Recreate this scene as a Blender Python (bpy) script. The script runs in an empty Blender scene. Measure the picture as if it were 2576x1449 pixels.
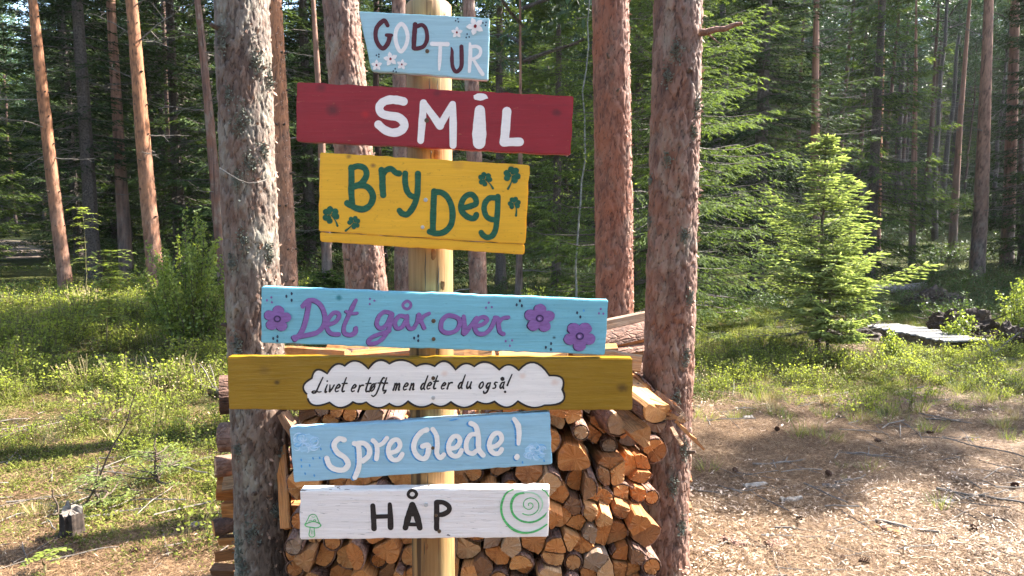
import bpy, bmesh, math, random
import numpy as np
from mathutils import Vector, Matrix
random.seed(7)
RN = np.random.RandomState
R0 = RN(11)
S = bpy.context.scene
COL = S.collection
# ------------------------------------------------------------------ camera
CAM_H = 1.70; PITCH = math.radians(6.0); FPX = 1858.0        # pixels of a 2576 px wide picture
cam = bpy.data.cameras.new('camera'); cam_o = bpy.data.objects.new('camera', cam); COL.objects.link(cam_o)
cam_o.location = (0, 0, CAM_H); cam_o.rotation_euler = (math.radians(90) - PITCH, 0, 0)
cam.sensor_width = 36; cam.lens = FPX / 2576 * 36; cam.clip_start = 0.05; cam.clip_end = 600
S.camera = cam_o
# ------------------------------------------------------------------ light
SUN_AZ = math.radians(64); SUN_EL = math.radians(43)
w = bpy.data.worlds.new('World'); S.world = w; w.use_nodes = True
nt = w.node_tree; nt.nodes.clear()
sky = nt.nodes.new('ShaderNodeTexSky'); sky.sky_type = 'NISHITA'; sky.sun_disc = False
sky.sun_elevation = SUN_EL; sky.sun_rotation = SUN_AZ
bg = nt.nodes.new('ShaderNodeBackground'); bg.inputs['Strength'].default_value = 0.125
wo = nt.nodes.new('ShaderNodeOutputWorld'); nt.links.new(sky.outputs[0], bg.inputs[0]); nt.links.new(bg.outputs[0], wo.inputs[0])
sun = bpy.data.lights.new('sun', 'SUN'); sun.energy = 4.4; sun.angle = math.radians(0.53); sun.color = (1.0, 0.95, 0.87)
sun_o = bpy.data.objects.new('sun', sun); COL.objects.link(sun_o)
sd = Vector((math.sin(SUN_AZ) * math.cos(SUN_EL), math.cos(SUN_AZ) * math.cos(SUN_EL), math.sin(SUN_EL)))
sun_o.rotation_euler = (-sd).to_track_quat('-Z', 'Y').to_euler(); sun_o.location = (8, 6, 20)
S.view_settings.view_transform = 'Standard'; S.view_settings.look = 'None'
S.view_settings.gamma = 1.0; S.view_settings.use_curve_mapping = False
S.view_settings.exposure = 3.1
S.cycles.max_bounces = 8; S.cycles.diffuse_bounces = 4; S.cycles.transmission_bounces = 4; S.cycles.transparent_max_bounces = 4
S.cycles.sample_clamp_indirect = 6

# ------------------------------------------------------------------ helpers
def P(u, v, Y):
    """the point at distance Y that stands at (u, v) of the 2576 px photograph"""
    dx = (u - 1288) / FPX; dy = (724.5 - v) / FPX
    cp, sp = math.cos(PITCH), math.sin(PITCH)
    d = (dx, cp + dy * sp, -sp + dy * cp)
    t = Y / d[1]
    return Vector((d[0] * t, Y, CAM_H + d[2] * t))
def sstep(a, b, x):
    t = np.clip((x - a) / (b - a), 0, 1); return t * t * (3 - 2 * t)
def vnoise(x, y, seed=0):
    x = np.asarray(x, float); y = np.asarray(y, float)
    xi = np.floor(x).astype(np.int64); yi = np.floor(y).astype(np.int64); fx = x - xi; fy = y - yi
    fx = fx * fx * (3 - 2 * fx); fy = fy * fy * (3 - 2 * fy)
    def h(a, b):
        n = (a * 374761393 + b * 668265263 + seed * 1442695) & 0x7fffffff
        n = ((n ^ (n >> 13)) * 1274126177) & 0x7fffffff
        return ((n ^ (n >> 16)) & 0xffff) / 65535.0
    return (h(xi, yi) * (1 - fx) + h(xi + 1, yi) * fx) * (1 - fy) + (h(xi, yi + 1) * (1 - fx) + h(xi + 1, yi + 1) * fx) * fy
def fbm(x, y, seed=0, o=4):
    s = 0; a = .5
    for i in range(o):
        s = s + a * vnoise(x * 2 ** i, y * 2 ** i, seed + i * 17); a *= .5
    return s
def terrain(x, y):
    x = np.asarray(x, float); y = np.asarray(y, float)
    z = 0.10 * (fbm(x * .7, y * .7, 3) - .47) * sstep(2.5, 6, np.hypot(x, y))
    z = z + 0.045 * (fbm(x * 3, y * 3, 5) - .47)
    z = z + 2.1 * sstep(15, 46, y) * sstep(-2, 9, x) + .16 * sstep(6.5, 10, y) * sstep(-1.5, -4, x) * sstep(22, 12, y)
    z = z + 8.0 * sstep(50, 120, y)
    return z
def gz(x, y): return float(terrain(x, y))
def link(o, parent=None):
    COL.objects.link(o)
    if parent: o.parent = parent
    return o
def tag(o, label=None, cat=None, group=None, kind=None):
    if label: o['label'] = label
    if cat: o['category'] = cat
    if group: o['group'] = group
    if kind: o['kind'] = kind
    return o
def empty(name, loc, rot=(0, 0, 0), sc=1.0):
    o = bpy.data.objects.new(name, None); o.location = loc; o.rotation_euler = rot; o.scale = (sc, sc, sc); o.empty_display_size = .1
    return link(o)
def np_mesh(name, V, F, mat=None, smooth=False, attrs=None):
    """V (n,3); F list of index arrays (m,3) / (m,4)"""
    if not isinstance(F, (list, tuple)): F = [F]
    F = [np.asarray(f, np.int64) for f in F if len(f)]
    me = bpy.data.meshes.new(name)
    me.vertices.add(len(V)); me.vertices.foreach_set('co', np.asarray(V, np.float32).ravel())
    nl = sum(f.size for f in F); npol = sum(len(f) for f in F)
    me.loops.add(nl); me.loops.foreach_set('vertex_index', np.concatenate([f.ravel() for f in F]).astype(np.int32))
    me.polygons.add(npol)
    tot = np.concatenate([np.full(len(f), f.shape[1]) for f in F])
    st = np.concatenate([[0], np.cumsum(tot)[:-1]])
    me.polygons.foreach_set('loop_start', st.astype(np.int32))
    try: me.polygons.foreach_set('loop_total', tot.astype(np.int32))
    except Exception: pass
    me.polygons.foreach_set('use_smooth', np.full(npol, smooth))
    if attrs:
        for k, a in attrs.items():
            at = me.attributes.new(k, 'FLOAT', 'POINT'); at.data.foreach_set('value', np.asarray(a, np.float32))
    me.update(calc_edges=True); me.validate()
    if mat: me.materials.append(mat)
    return me
def mobj(name, me, parent=None, loc=None):
    o = bpy.data.objects.new(name, me)
    if loc is not None: o.location = loc
    return link(o, parent)
class Geo:
    def __init__(s): s.v = []; s.q = []; s.t = []; s.n = 0; s.a = []
    def add(s, V, Q=None, T=None, a=0.5):
        V = np.asarray(V, float).reshape(-1, 3); s.v.append(V)
        s.a.append(np.broadcast_to(np.asarray(a, float), (len(V),)))
        if Q is not None and len(Q): s.q.append(np.asarray(Q, np.int64) + s.n)
        if T is not None and len(T): s.t.append(np.asarray(T, np.int64) + s.n)
        s.n += len(V)
    def mesh(s, name, mat, smooth=False):
        F = []
        if s.q: F.append(np.concatenate(s.q))
        if s.t: F.append(np.concatenate(s.t))
        return np_mesh(name, np.concatenate(s.v), F, mat, smooth, {'tint': np.concatenate(s.a)})
    def blades(s, O, D, L, W, N, a, cross=False, mid=.45):
        """thin leaf-shaped quads: origin, direction, length, width, side vector"""
        O = np.asarray(O); D = D / (np.linalg.norm(D, axis=1)[:, None] + 1e-9)
        Sd = np.cross(D, N); Sd /= (np.linalg.norm(Sd, axis=1)[:, None] + 1e-9)
        L = np.broadcast_to(L, (len(O),))[:, None]; W = np.broadcast_to(W, (len(O),))[:, None]
        sets = [Sd] + ([np.cross(D, Sd)] if cross else [])
        for sv in sets:
            V = np.stack([O, O + D * L * mid + sv * W / 2, O + D * L, O + D * L * mid - sv * W / 2], 1).reshape(-1, 3)
            Q = np.arange(len(O) * 4).reshape(-1, 4)
            s.add(V, Q=Q, a=np.repeat(np.broadcast_to(a, (len(O),)), 4))
    def tube(s, pts, rad, n=5, a=.5, cap=True):
        pts = np.asarray(pts, float); m = len(pts); rad = np.broadcast_to(rad, (m,))
        T = np.gradient(pts, axis=0); T /= (np.linalg.norm(T, axis=1)[:, None] + 1e-9)
        ref = np.array([0, 0, 1.]) if abs(T[:, 2]).mean() < .8 else np.array([1., 0, 0])
        A = np.cross(T, ref); A /= (np.linalg.norm(A, axis=1)[:, None] + 1e-9); B = np.cross(T, A)
        th = np.arange(n) * 2 * np.pi / n
        V = pts[:, None] + rad[:, None, None] * (A[:, None] * np.cos(th)[None, :, None] + B[:, None] * np.sin(th)[None, :, None])
        i = np.arange(m - 1)[:, None] * n; j = np.arange(n)[None]
        Q = np.stack([i + j, i + (j + 1) % n, i + n + (j + 1) % n, i + n + j], -1).reshape(-1, 4)
        V = V.reshape(-1, 3); Tt = []
        if cap:
            V = np.vstack([V, pts[0], pts[-1]]); k = m * n
            Tt = [[k, (q + 1) % n, q] for q in range(n)] + [[k + 1, k - n + q, k - n + (q + 1) % n] for q in range(n)]
        s.add(V, Q=Q, T=Tt, a=a)
def wiggle(p0, p1, n, amp, r, sag=0):
    t = np.linspace(0, 1, n)[:, None]; p = np.asarray(p0)[None] * (1 - t) + np.asarray(p1)[None] * t
    off = np.cumsum(r.randn(n, 3), axis=0) * amp; off -= off[0] + (off[-1] - off[0]) * t
    p = p + off; p[:, 2] -= sag * 4 * (t[:, 0] * (1 - t[:, 0]))
    return p
# ------------------------------------------------------------------ materials
class NT:
    def __init__(s, name):
        s.m = bpy.data.materials.new(name); s.m.use_nodes = True; s.t = s.m.node_tree
        s.b = s.t.nodes['Principled BSDF']; s.out = s.t.nodes['Material Output']
    def n(s, typ, **kw):
        n = s.t.nodes.new(typ)
        for k, v in kw.items():
            if k in n.inputs.keys(): s.set(n.inputs[k], v)
            else: setattr(n, k, v)
        return n
    def set(s, inp, v):
        if isinstance(v, bpy.types.NodeSocket): s.t.links.new(v, inp)
        else: inp.default_value = v
    def obj(s): return s.n('ShaderNodeTexCoord').outputs['Object']
    def geo(s): return s.n('ShaderNodeNewGeometry').outputs['Position']
    def rand(s): return s.n('ShaderNodeObjectInfo').outputs['Random']
    def attr(s, name): return s.n('ShaderNodeAttribute', attribute_name=name).outputs['Fac']
    def map(s, vec, scale=(1, 1, 1), loc=(0, 0, 0), rot=(0, 0, 0)):
        n = s.n('ShaderNodeMapping'); s.set(n.inputs['Vector'], vec); s.set(n.inputs['Scale'], scale); s.set(n.inputs['Location'], loc); s.set(n.inputs['Rotation'], rot); return n.outputs[0]
    def noise(s, vec, scale, detail=4, rough=.6, dist=0):
        n = s.n('ShaderNodeTexNoise'); s.set(n.inputs['Vector'], vec); s.set(n.inputs['Scale'], scale); s.set(n.inputs['Detail'], detail); s.set(n.inputs['Roughness'], rough); s.set(n.inputs['Distortion'], dist); return n.outputs['Fac']
    def ramp(s, fac, stops, mode='LINEAR'):
        n = s.n('ShaderNodeValToRGB'); n.color_ramp.interpolation = mode; s.set(n.inputs[0], fac)
        e = n.color_ramp.elements
        while len(e) < len(stops): e.new(.5)
        for i, (p, c) in enumerate(stops):
            e[i].position = p; e[i].color = (c, c, c, 1) if isinstance(c, (int, float)) else (*c, 1)
        return n.outputs[0]
    def mix(s, fac, a, b, blend='MIX'):
        n = s.n('ShaderNodeMix', data_type='RGBA', blend_type=blend)
        s.set(n.inputs[0], fac)
        for i, v in ((6, a), (7, b)): s.set(n.inputs[i], (*v, 1) if isinstance(v, tuple) and len(v) == 3 else v)
        return n.outputs[2]
    def math(s, op, a, b=0.0, c=0.0):
        n = s.n('ShaderNodeMath', operation=op); s.set(n.inputs[0], a); s.set(n.inputs[1], b); s.set(n.inputs[2], c); return n.outputs[0]
    def bump(s, h, strength=.5, dist=.005):
        n = s.n('ShaderNodeBump'); s.set(n.inputs['Height'], h); s.set(n.inputs['Strength'], strength); s.set(n.inputs['Distance'], dist)
        s.t.links.new(n.outputs[0], s.b.inputs['Normal'])
    def fin(s, col, rough=.8, spec=.3):
        s.set(s.b.inputs['Base Color'], col if isinstance(col, bpy.types.NodeSocket) else (*col, 1)); s.set(s.b.inputs['Roughness'], rough)
        s.set(s.b.inputs['Specular IOR Level'], spec); return s.m
def leaf_mat(name, c0, c1, trans=.4, rough=.5, spec=.4, objvar=.35):
    k = NT(name)
    f = k.math('ADD', k.math('MULTIPLY', k.attr('tint'), 1 - objvar), k.math('MULTIPLY', k.rand(), objvar))
    col = k.ramp(f, [(.1, c0), (.9, c1)])
    k.fin(col, rough, spec)
    tr = k.n('ShaderNodeBsdfTranslucent'); tc = k.mix(1.0, col, (1.35, 1.35, .75), 'MULTIPLY'); k.set(tr.inputs[0], tc)
    mx = k.n('ShaderNodeMixShader'); k.set(mx.inputs[0], trans); k.t.links.new(k.b.outputs[0], mx.inputs[1]); k.t.links.new(tr.outputs[0], mx.inputs[2])
    k.t.links.new(mx.outputs[0], k.out.inputs[0]); return k.m
M = {}
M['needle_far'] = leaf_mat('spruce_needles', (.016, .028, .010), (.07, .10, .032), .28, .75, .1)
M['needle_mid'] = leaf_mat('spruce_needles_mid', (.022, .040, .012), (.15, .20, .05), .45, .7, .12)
M['needle_lit'] = leaf_mat('spruce_needles_sunlit', (.08, .11, .04), (.34, .39, .15), .55, .65, .2, .1)  # lit copy of the needles: backlight put in as brighter yellow-green
M['needle_pine'] = leaf_mat('pine_needles', (.025, .05, .018), (.07, .12, .03), .2)
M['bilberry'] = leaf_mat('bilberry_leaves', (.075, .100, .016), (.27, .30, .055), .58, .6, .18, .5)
M['bilberry_dark'] = leaf_mat('bilberry_leaves_dark', (.018, .042, .010), (.075, .11, .024), .35, .55, .25, .6)  # shade put into the leaf colour for ground under trees; lingonberry clumps too
M['birch_leaf'] = leaf_mat('birch_leaves', (.05, .08, .016), (.24, .28, .055), .5, .45, .35, .2)
M['grass'] = leaf_mat('grass_blades', (.06, .09, .015), (.24, .25, .06), .4, .45, .4, .3)
M['moss'] = leaf_mat('moss', (.06, .075, .012), (.16, .16, .03), .2, .8, .1, .3)
M['drygrass'] = leaf_mat('dry_stems', (.16, .11, .05), (.38, .30, .16), .15, .7, .2, .3)
def m_litter():
    k = NT('needle_litter'); f = k.math('ADD', k.math('MULTIPLY', k.attr('tint'), .8), k.math('MULTIPLY', k.rand(), .2))
    return k.fin(k.ramp(f, [(0, (.03, .014, .008)), (.3, (.095, .050, .024)), (.6, (.205, .122, .06)), (.85, (.32, .22, .13)), (1, (.52, .42, .31))]), .7, .25)
M['litter'] = m_litter()
def m_twig(name, a, b):
    k = NT(name); c = k.ramp(k.noise(k.map(k.obj(), (1, 1, 1)), 30, 3), [(.3, a), (.7, b)]); return k.fin(c, .8, .2)
M['deadtwig'] = m_twig('dead_twigs', (.065, .052, .042), (.19, .165, .138))
M['darktwig'] = m_twig('dark_twigs', (.035, .024, .018), (.10, .07, .05))
M['stem'] = m_twig('green_stems', (.06, .05, .02), (.14, .12, .05))
M['lichen'] = m_twig('grey_lichen', (.07, .072, .055), (.20, .21, .165))
M['charbark'] = m_twig('spruce_bark', (.035, .026, .022), (.12, .095, .08))
M['birchbark'] = m_twig('birch_bark', (.10, .095, .08), (.26, .25, .22))
def m_bark(name, dark, mid, light, flake, lichen=.35, up=None):
    k = NT(name); o = k.obj()
    cr = k.attr('cell'); dp = k.attr('depth')
    base = k.ramp(k.math('ADD', k.math('MULTIPLY', cr, .6), k.math('MULTIPLY', k.noise(k.map(o, (1, 1, .6)), 30, 5, .7), .5)), [(.25, dark), (.5, mid), (.78, light)])
    big = k.ramp(k.noise(k.map(o, (1, 1, .6)), 4.5, 4, .6), [(.48, 0.0), (.66, 1.0)])
    base = k.mix(k.math('MULTIPLY', big, .75), base, flake)
    gr = k.ramp(k.noise(k.map(o, (1, 1, .5), (3, 1, 7)), 7, 5, .7), [(.52, 0.0), (.68, 1.0)])
    base = k.mix(k.math('MULTIPLY', gr, lichen), base, (.27, .26, .20))
    base = k.mix(k.ramp(dp, [(.08, 1.0), (.62, 0.0)]), base, tuple(c * .42 for c in dark))  # fissures darkened: shade of the relief put into the colour
    if up:
        z = k.n('ShaderNodeSeparateXYZ'); k.set(z.inputs[0], o)
        f = k.ramp(k.math('ADD', k.math('MULTIPLY', z.outputs[2], .13), k.math('MULTIPLY', k.noise(o, 3, 3), .4)), [(.3, 0.0), (.62, 1.0)])
        base = k.mix(f, base, k.mix(1.0, up, k.ramp(k.math('ADD', k.math('MULTIPLY', cr, .6), k.math('MULTIPLY', k.noise(k.map(o, (1, 1, .5)), 30, 4, .7), .5)), [(.3, .40), (.5, .95), (.72, 1.4)]), 'MULTIPLY'))
    k.bump(k.math('ADD', k.noise(k.map(o, (1, 1, .3)), 90, 5, .75), k.noise(k.map(o, (1, 1, .25)), 28, 4, .6)), .8, .006)
    return k.fin(base, .75, .3)
M['bark_grey'] = m_bark('pine_bark_greybrown', (.036, .025, .019), (.100, .070, .052), (.165, .125, .095), (.135, .066, .040), .6)
M['bark_red'] = m_bark('pine_bark_redbrown', (.055, .023, .014), (.145, .058, .034), (.22, .10, .062), (.21, .066, .028), .15)
M['bark_mid'] = m_bark('pine_bark_brown', (.05, .026, .019), (.125, .066, .046), (.20, .118, .085), (.18, .070, .036), .4)
M['bark_orange'] = m_bark('pine_bark_orange', (.06, .03, .022), (.15, .078, .052), (.23, .13, .09), (.24, .10, .048), .15, up=(.21, .086, .038))
M['bark_far'] = m_bark('far_trunk_bark', (.04, .028, .024), (.115, .08, .066), (.19, .14, .115), (.15, .08, .055), .3, up=(.20, .10, .065))
def m_wood():
    k = NT('split_wood'); o = k.obj()
    sp = k.n('ShaderNodeSeparateXYZ'); k.set(sp.inputs[0], o)
    nz = k.noise(k.map(o, (14, 14, 14)), 1, 3, .6)
    rr = k.math('SQRT', k.math('ADD', k.math('MULTIPLY', sp.outputs[0], sp.outputs[0]), k.math('MULTIPLY', sp.outputs[2], sp.outputs[2])))
    ring = k.math('FRACT', k.math('ADD', k.math('MULTIPLY', rr, 210), k.math('MULTIPLY', nz, 1.6)))
    ringc = k.ramp(ring, [(0, .62), (.5, 1.0), (.8, 1.05), (1, .60)])
    grain = k.ramp(k.noise(k.map(o, (1, .04, 1)), 160, 4, .7), [(.3, .72), (.7, 1.1)])
    base = k.ramp(k.rand(), [(0, (.26, .105, .036)), (.2, (.46, .195, .060)), (.42, (.39, .145, .040)), (.62, (.54, .265, .095)), (.8, (.20, .098, .048)), (.88, (.25, .17, .115)), (1, (.47, .28, .14))])
    hue = k.ramp(k.noise(o, 11, 4, .65), [(.32, (1.0, .86, .72)), (.55, (1, 1, 1)), (.72, (.62, .50, .42))])
    c = k.mix(1.0, k.mix(1.0, k.mix(1.0, base, ringc, 'MULTIPLY'), grain, 'MULTIPLY'), hue, 'MULTIPLY')
    grey = k.ramp(k.noise(k.map(o, (1, .3, 1), (5, 5, 5)), 14, 4, .7), [(.55, 0.0), (.75, 1.0)])
    c = k.mix(k.math('MULTIPLY', grey, .5), c, (.22, .16, .12))
    ang = k.math('ARCTAN2', sp.outputs[0], sp.outputs[2])
    rad_n = k.noise(k.n('ShaderNodeCombineXYZ', X=k.math('MULTIPLY', ang, 6.0), Y=k.math('MULTIPLY', rr, 4.0), Z=k.math('MULTIPLY', k.rand(), 50.0)).outputs[0], 1.0, 3, .6)
    c = k.mix(k.ramp(rad_n, [(.29, .55), (.33, 0.0)]), c, (.09, .045, .02))
    k.bump(k.math('ADD', k.noise(k.map(o, (1, .1, 1)), 220, 4, .7), k.math('MULTIPLY', ring, .4)), .6, .003)
    return k.fin(c, .75, .25)
M['wood'] = m_wood()
def m_logbark():
    k = NT('log_bark'); o = k.obj()
    v = k.n('ShaderNodeTexVoronoi', feature='DISTANCE_TO_EDGE'); k.set(v.inputs['Vector'], k.map(o, (1, .4, 1))); k.set(v.inputs['Scale'], 45.)
    c = k.ramp(k.math('ADD', k.noise(o, 22, 5, .7), k.math('MULTIPLY', k.rand(), .25)), [(.35, (.045, .028, .022)), (.6, (.14, .075, .052)), (.85, (.30, .17, .12))])
    k.bump(k.math('ADD', k.ramp(v.outputs[0], [(0, 0.0), (.15, 1.0)]), k.noise(o, 120, 4)), .8, .006)
    return k.fin(c, .85, .2)
M['logbark'] = m_logbark()
def m_paint(name, col, wear=.0, streak=.15, knots=(), wearcol=(.30, .2, .12), stain=None, grain_bump=.25, rough=.5, dirt=.3):
    """knots and stains: world x,z positions on the board face"""
    k = NT(name); g = k.geo()
    gr = k.noise(k.map(g, (1, 1, 14)), 9, 5, .65)
    c = k.mix(k.ramp(gr, [(.35, 0.0), (.7, streak)]), col, tuple(min(1, x * .62) for x in col))
    br = k.noise(k.map(g, (1, 1, 24)), 3.5, 6, .8, .3); c = k.mix(k.math('MULTIPLY', k.ramp(br, [(.42, 0.0), (.62, 1.0)]), .38), c, tuple(x * .66 for x in col)); c = k.mix(k.math('MULTIPLY', k.ramp(k.noise(k.map(g, (1, 1, 30), (3, 1, 5)), 5, 6, .8), [(.55, 0.0), (.7, 1.0)]), .38), c, tuple(min(1, x * 1.25 + .04) for x in col))
    c = k.mix(k.math('MULTIPLY', k.ramp(k.noise(g, 7, 4, .6), [(.4, 0.0), (.75, 1.0)]), streak), c, tuple(min(1, x * 1.22 + .01) for x in col))
    if dirt: c = k.mix(k.math('MULTIPLY', k.ramp(k.noise(k.map(g, (1, 1, 2.2)), 60, 4, .7), [(.61, 0.0), (.70, 1.0)]), dirt), c, tuple(x * .4 for x in col))
    if wear: c = k.mix(k.ramp(k.noise(k.map(g, (1, 1, 5)), 26, 6, .75), [(.66 - wear * .5, 0.0), (.68 - wear * .5, 1.0)]), c, wearcol)
    for (kx, kz, r, kc, am) in knots:
        d = k.n('ShaderNodeVectorMath', operation='DISTANCE')
        sc = k.map(g, (1, 0, 1.25), (0, 0, 0)); k.set(d.inputs[0], sc); d.inputs[1].default_value = (kx, 0, kz * 1.25)
        dd = k.math('ADD', k.math('DIVIDE', d.outputs['Value'], r), k.math('MULTIPLY', k.math('SUBTRACT', k.noise(g, 120, 3), .5), .7))
        c = k.mix(k.math('MULTIPLY', k.ramp(dd, [(.25, 1.0), (1, 0.0)]), am), c, kc)
    k.bump(gr, grain_bump, .003)
    return k.fin(c, rough, .35)
def m_plain(name, col, rough=.5, spec=.3, var=.12):
    k = NT(name); g = k.geo(); n = k.noise(k.map(g, (1, 1, 4)), 60, 4, .7)
    return k.fin(k.mix(k.ramp(n, [(.35, 0.0), (.7, 1.0)]), tuple(c * (1 - var) for c in col), tuple(min(1, c * (1 + var) + .01) for c in col)), rough, spec)
M['p_maroon'] = m_plain('maroon_paint', (.085, .010, .018)); M['p_white'] = m_plain('white_paint', (.80, .74, .66), var=.05)
M['p_cream'] = m_plain('cream_paint', (.80, .72, .66), var=.05); M['p_green'] = m_plain('green_paint', (.006, .085, .042), var=.3)
M['p_purple'] = m_plain('purple_paint', (.215, .10, .285), var=.15); M['p_darkpurple'] = m_plain('dark_purple_paint', (.045, .02, .09)); M['p_lilac'] = m_plain('lilac_paint', (.42, .26, .52))
M['p_black'] = m_plain('black_paint', (.016, .012, .011)); M['p_navy'] = m_plain('navy_paint', (.02, .03, .06)); M['p_blue'] = m_plain('blue_paint', (.08, .30, .58), var=.3)
M['p_palegreen'] = m_plain('light_green_paint', (.10, .44, .13), var=.35); M['p_paleblue'] = m_plain('pale_blue_paint', (.40, .60, .78), var=.1); M['p_teal'] = m_plain('teal_paint', (.02, .16, .19)); M['p_softgreen'] = m_plain('soft_green_paint', (.42, .64, .40), var=.1)
M['steel'] = m_plain('screw_steel', (.45, .43, .40), .35, .6); M['rust'] = m_plain('rusty_screw', (.12, .07, .035), .6, .3, .3)
def m_pole():
    k = NT('pressure_treated_pine'); o = k.obj()
    gr = k.noise(k.map(o, (1, 1, .03)), 60, 5, .7, .4); big = k.noise(k.map(o, (1, 1, .22)), 12, 4, .6, .8)
    c = k.ramp(gr, [(.34, (.11, .055, .02)), (.5, (.25, .14, .052)), (.70, (.33, .20, .085))])
    c = k.mix(k.ramp(big, [(.45, 0.0), (.7, .7)]), c, (.23, .105, .034))
    c = k.mix(k.ramp(k.noise(k.map(o, (1, 1, .3), (4, 2, 1)), 9, 3), [(.55, 0.0), (.75, .55)]), c, (.24, .25, .12))
    cr = k.ramp(k.noise(k.map(o, (1, 1, .02), (2, 5, 1)), 34, 2, .4), [(.325, 1.0), (.36, 0.0)])
    c = k.mix(cr, c, (.06, .03, .012))
    k.bump(k.math('SUBTRACT', gr, k.math('MULTIPLY', cr, 1.5)), .5, .004)
    return k.fin(c, .6, .3)
M['pole'] = m_pole()
def m_ground():
    k = NT('forest_floor'); g = k.geo()
    a = k.noise(g, 2.2, 6, .7); b = k.noise(g, 28, 6, .75); c2 = k.noise(g, 120, 3, .7)
    lit = k.ramp(k.math('ADD', k.math('MULTIPLY', b, .6), k.math('MULTIPLY', c2, .4)), [(.34, (.03, .016, .009)), (.47, (.105, .056, .030)), (.58, (.18, .105, .058)), (.72, (.30, .21, .135))])
    mos = k.ramp(b, [(.3, (.025, .03, .010)), (.55, (.07, .08, .02)), (.8, (.15, .14, .045))])
    at = k.attr('moss')
    f = k.ramp(k.math('ADD', at, k.math('MULTIPLY', k.math('SUBTRACT', a, .5), .9)), [(.4, 0.0), (.6, 1.0)])
    c = k.mix(f, lit, mos)
    c = k.mix(k.attr('path'), c, k.ramp(b, [(.3, (.16, .12, .09)), (.7, (.34, .27, .21))]))
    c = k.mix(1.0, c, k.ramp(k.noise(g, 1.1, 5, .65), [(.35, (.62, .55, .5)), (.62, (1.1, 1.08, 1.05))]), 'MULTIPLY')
    k.bump(k.math('ADD', b, c2), 1.0, .03)
    return k.fin(c, .95, .1)
M['ground'] = m_ground()
M['plank'] = m_twig('weathered_planks', (.09, .085, .078), (.21, .20, .185)); M['oldlog'] = m_twig('weathered_log', (.07, .055, .045), (.22, .19, .16))
M['stumpwood'] = m_twig('stump_wood', (.12, .10, .08), (.30, .26, .21)); M['stumpchip'] = leaf_mat('pale_wood_chips', (.10, .055, .03), (.58, .44, .32), .02, .7, .25, .3); M['soil'] = m_twig('root_soil', (.02, .013, .009), (.075, .05, .035))

# ------------------------------------------------------------------ ground
def moss_mask(x, y):
    left = sstep(-1.0, -1.8, x) * sstep(3.0, 4.6, y)
    right = sstep(5.9, 7.0, y + .5 * (fbm(x, y, 9) - .5))
    return np.clip(np.maximum(left, right), 0, 1)
PATH = [(-24, 24.5), (-18.8, 25.9), (-17.9, 26.9), (-18.5, 28.6), (-20, 31.5), (-21.2, 33)]
PATH2 = [(-18.1, 26.9), (-26.2, 38.9), (-30, 42)]
PATH3 = [(-32, 41), (-26.6, 41)]
def path_mask(x, y):
    d = np.full(np.shape(x), 99.)
    for pl in (PATH, PATH2, PATH3):
        for (a, b) in zip(pl[:-1], pl[1:]):
            ax, ay = a; bx, by = b; L = (bx - ax) ** 2 + (by - ay) ** 2
            t = np.clip(((x - ax) * (bx - ax) + (y - ay) * (by - ay)) / L, 0, 1)
            d = np.minimum(d, np.hypot(x - ax - t * (bx - ax), y - ay - t * (by - ay)))
    return sstep(1.15, .8, d)
def grid_ground():
    ax = np.concatenate([-np.geomspace(160, 9, 40), np.linspace(-8.5, 8.5, 300), np.geomspace(9, 160, 40)])
    ay = np.concatenate([np.linspace(-12, .5, 16), np.linspace(.8, 14, 260), np.geomspace(14.2, 240, 110)])
    X, Y = np.meshgrid(ax, ay); Z = terrain(X, Y)
    V = np.stack([X, Y, Z], -1).reshape(-1, 3); nx = len(ax); ny = len(ay)
    i = np.arange(ny - 1)[:, None] * nx + np.arange(nx - 1)[None]
    Q = np.stack([i, i + 1, i + nx + 1, i + nx], -1).reshape(-1, 4)
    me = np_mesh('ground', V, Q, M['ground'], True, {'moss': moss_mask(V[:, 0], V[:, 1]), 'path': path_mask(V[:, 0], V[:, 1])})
    tag(mobj('ground', me), kind='structure')
grid_ground()

# ------------------------------------------------------------------ bark and trunks
def worley(s, t, cs, ct, ncirc, seed):
    """periodic in s (ncirc cells); returns F1, F2 and a random number per cell"""
    a = s / cs; b = t / ct; ai = np.floor(a).astype(np.int64); bi = np.floor(b).astype(np.int64)
    f1 = np.full(a.shape, 9.); f2 = np.full(a.shape, 9.); rr = np.zeros(a.shape)
    for i in (-1, 0, 1):
        for j in (-1, 0, 1):
            ca = ai + i; cb = bi + j; cm = np.mod(ca, ncirc)
            h = (cm * 73856093 + cb * 19349663 + seed * 83492791) & 0x7fffffff
            h = ((h ^ (h >> 13)) * 1274126177) & 0x7fffffff
            r1 = (h & 1023) / 1023.; r2 = ((h >> 10) & 1023) / 1023.; r3 = ((h >> 5) & 1023) / 1023.
            d = np.hypot(a - ca - .1 - .8 * r1, (b - cb - .1 - .8 * r2))
            c = d < f1; f2 = np.where(c, f1, np.minimum(f2, d)); rr = np.where(c, r3, rr); f1 = np.where(c, d, f1)
    return f1, f2, rr
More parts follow.
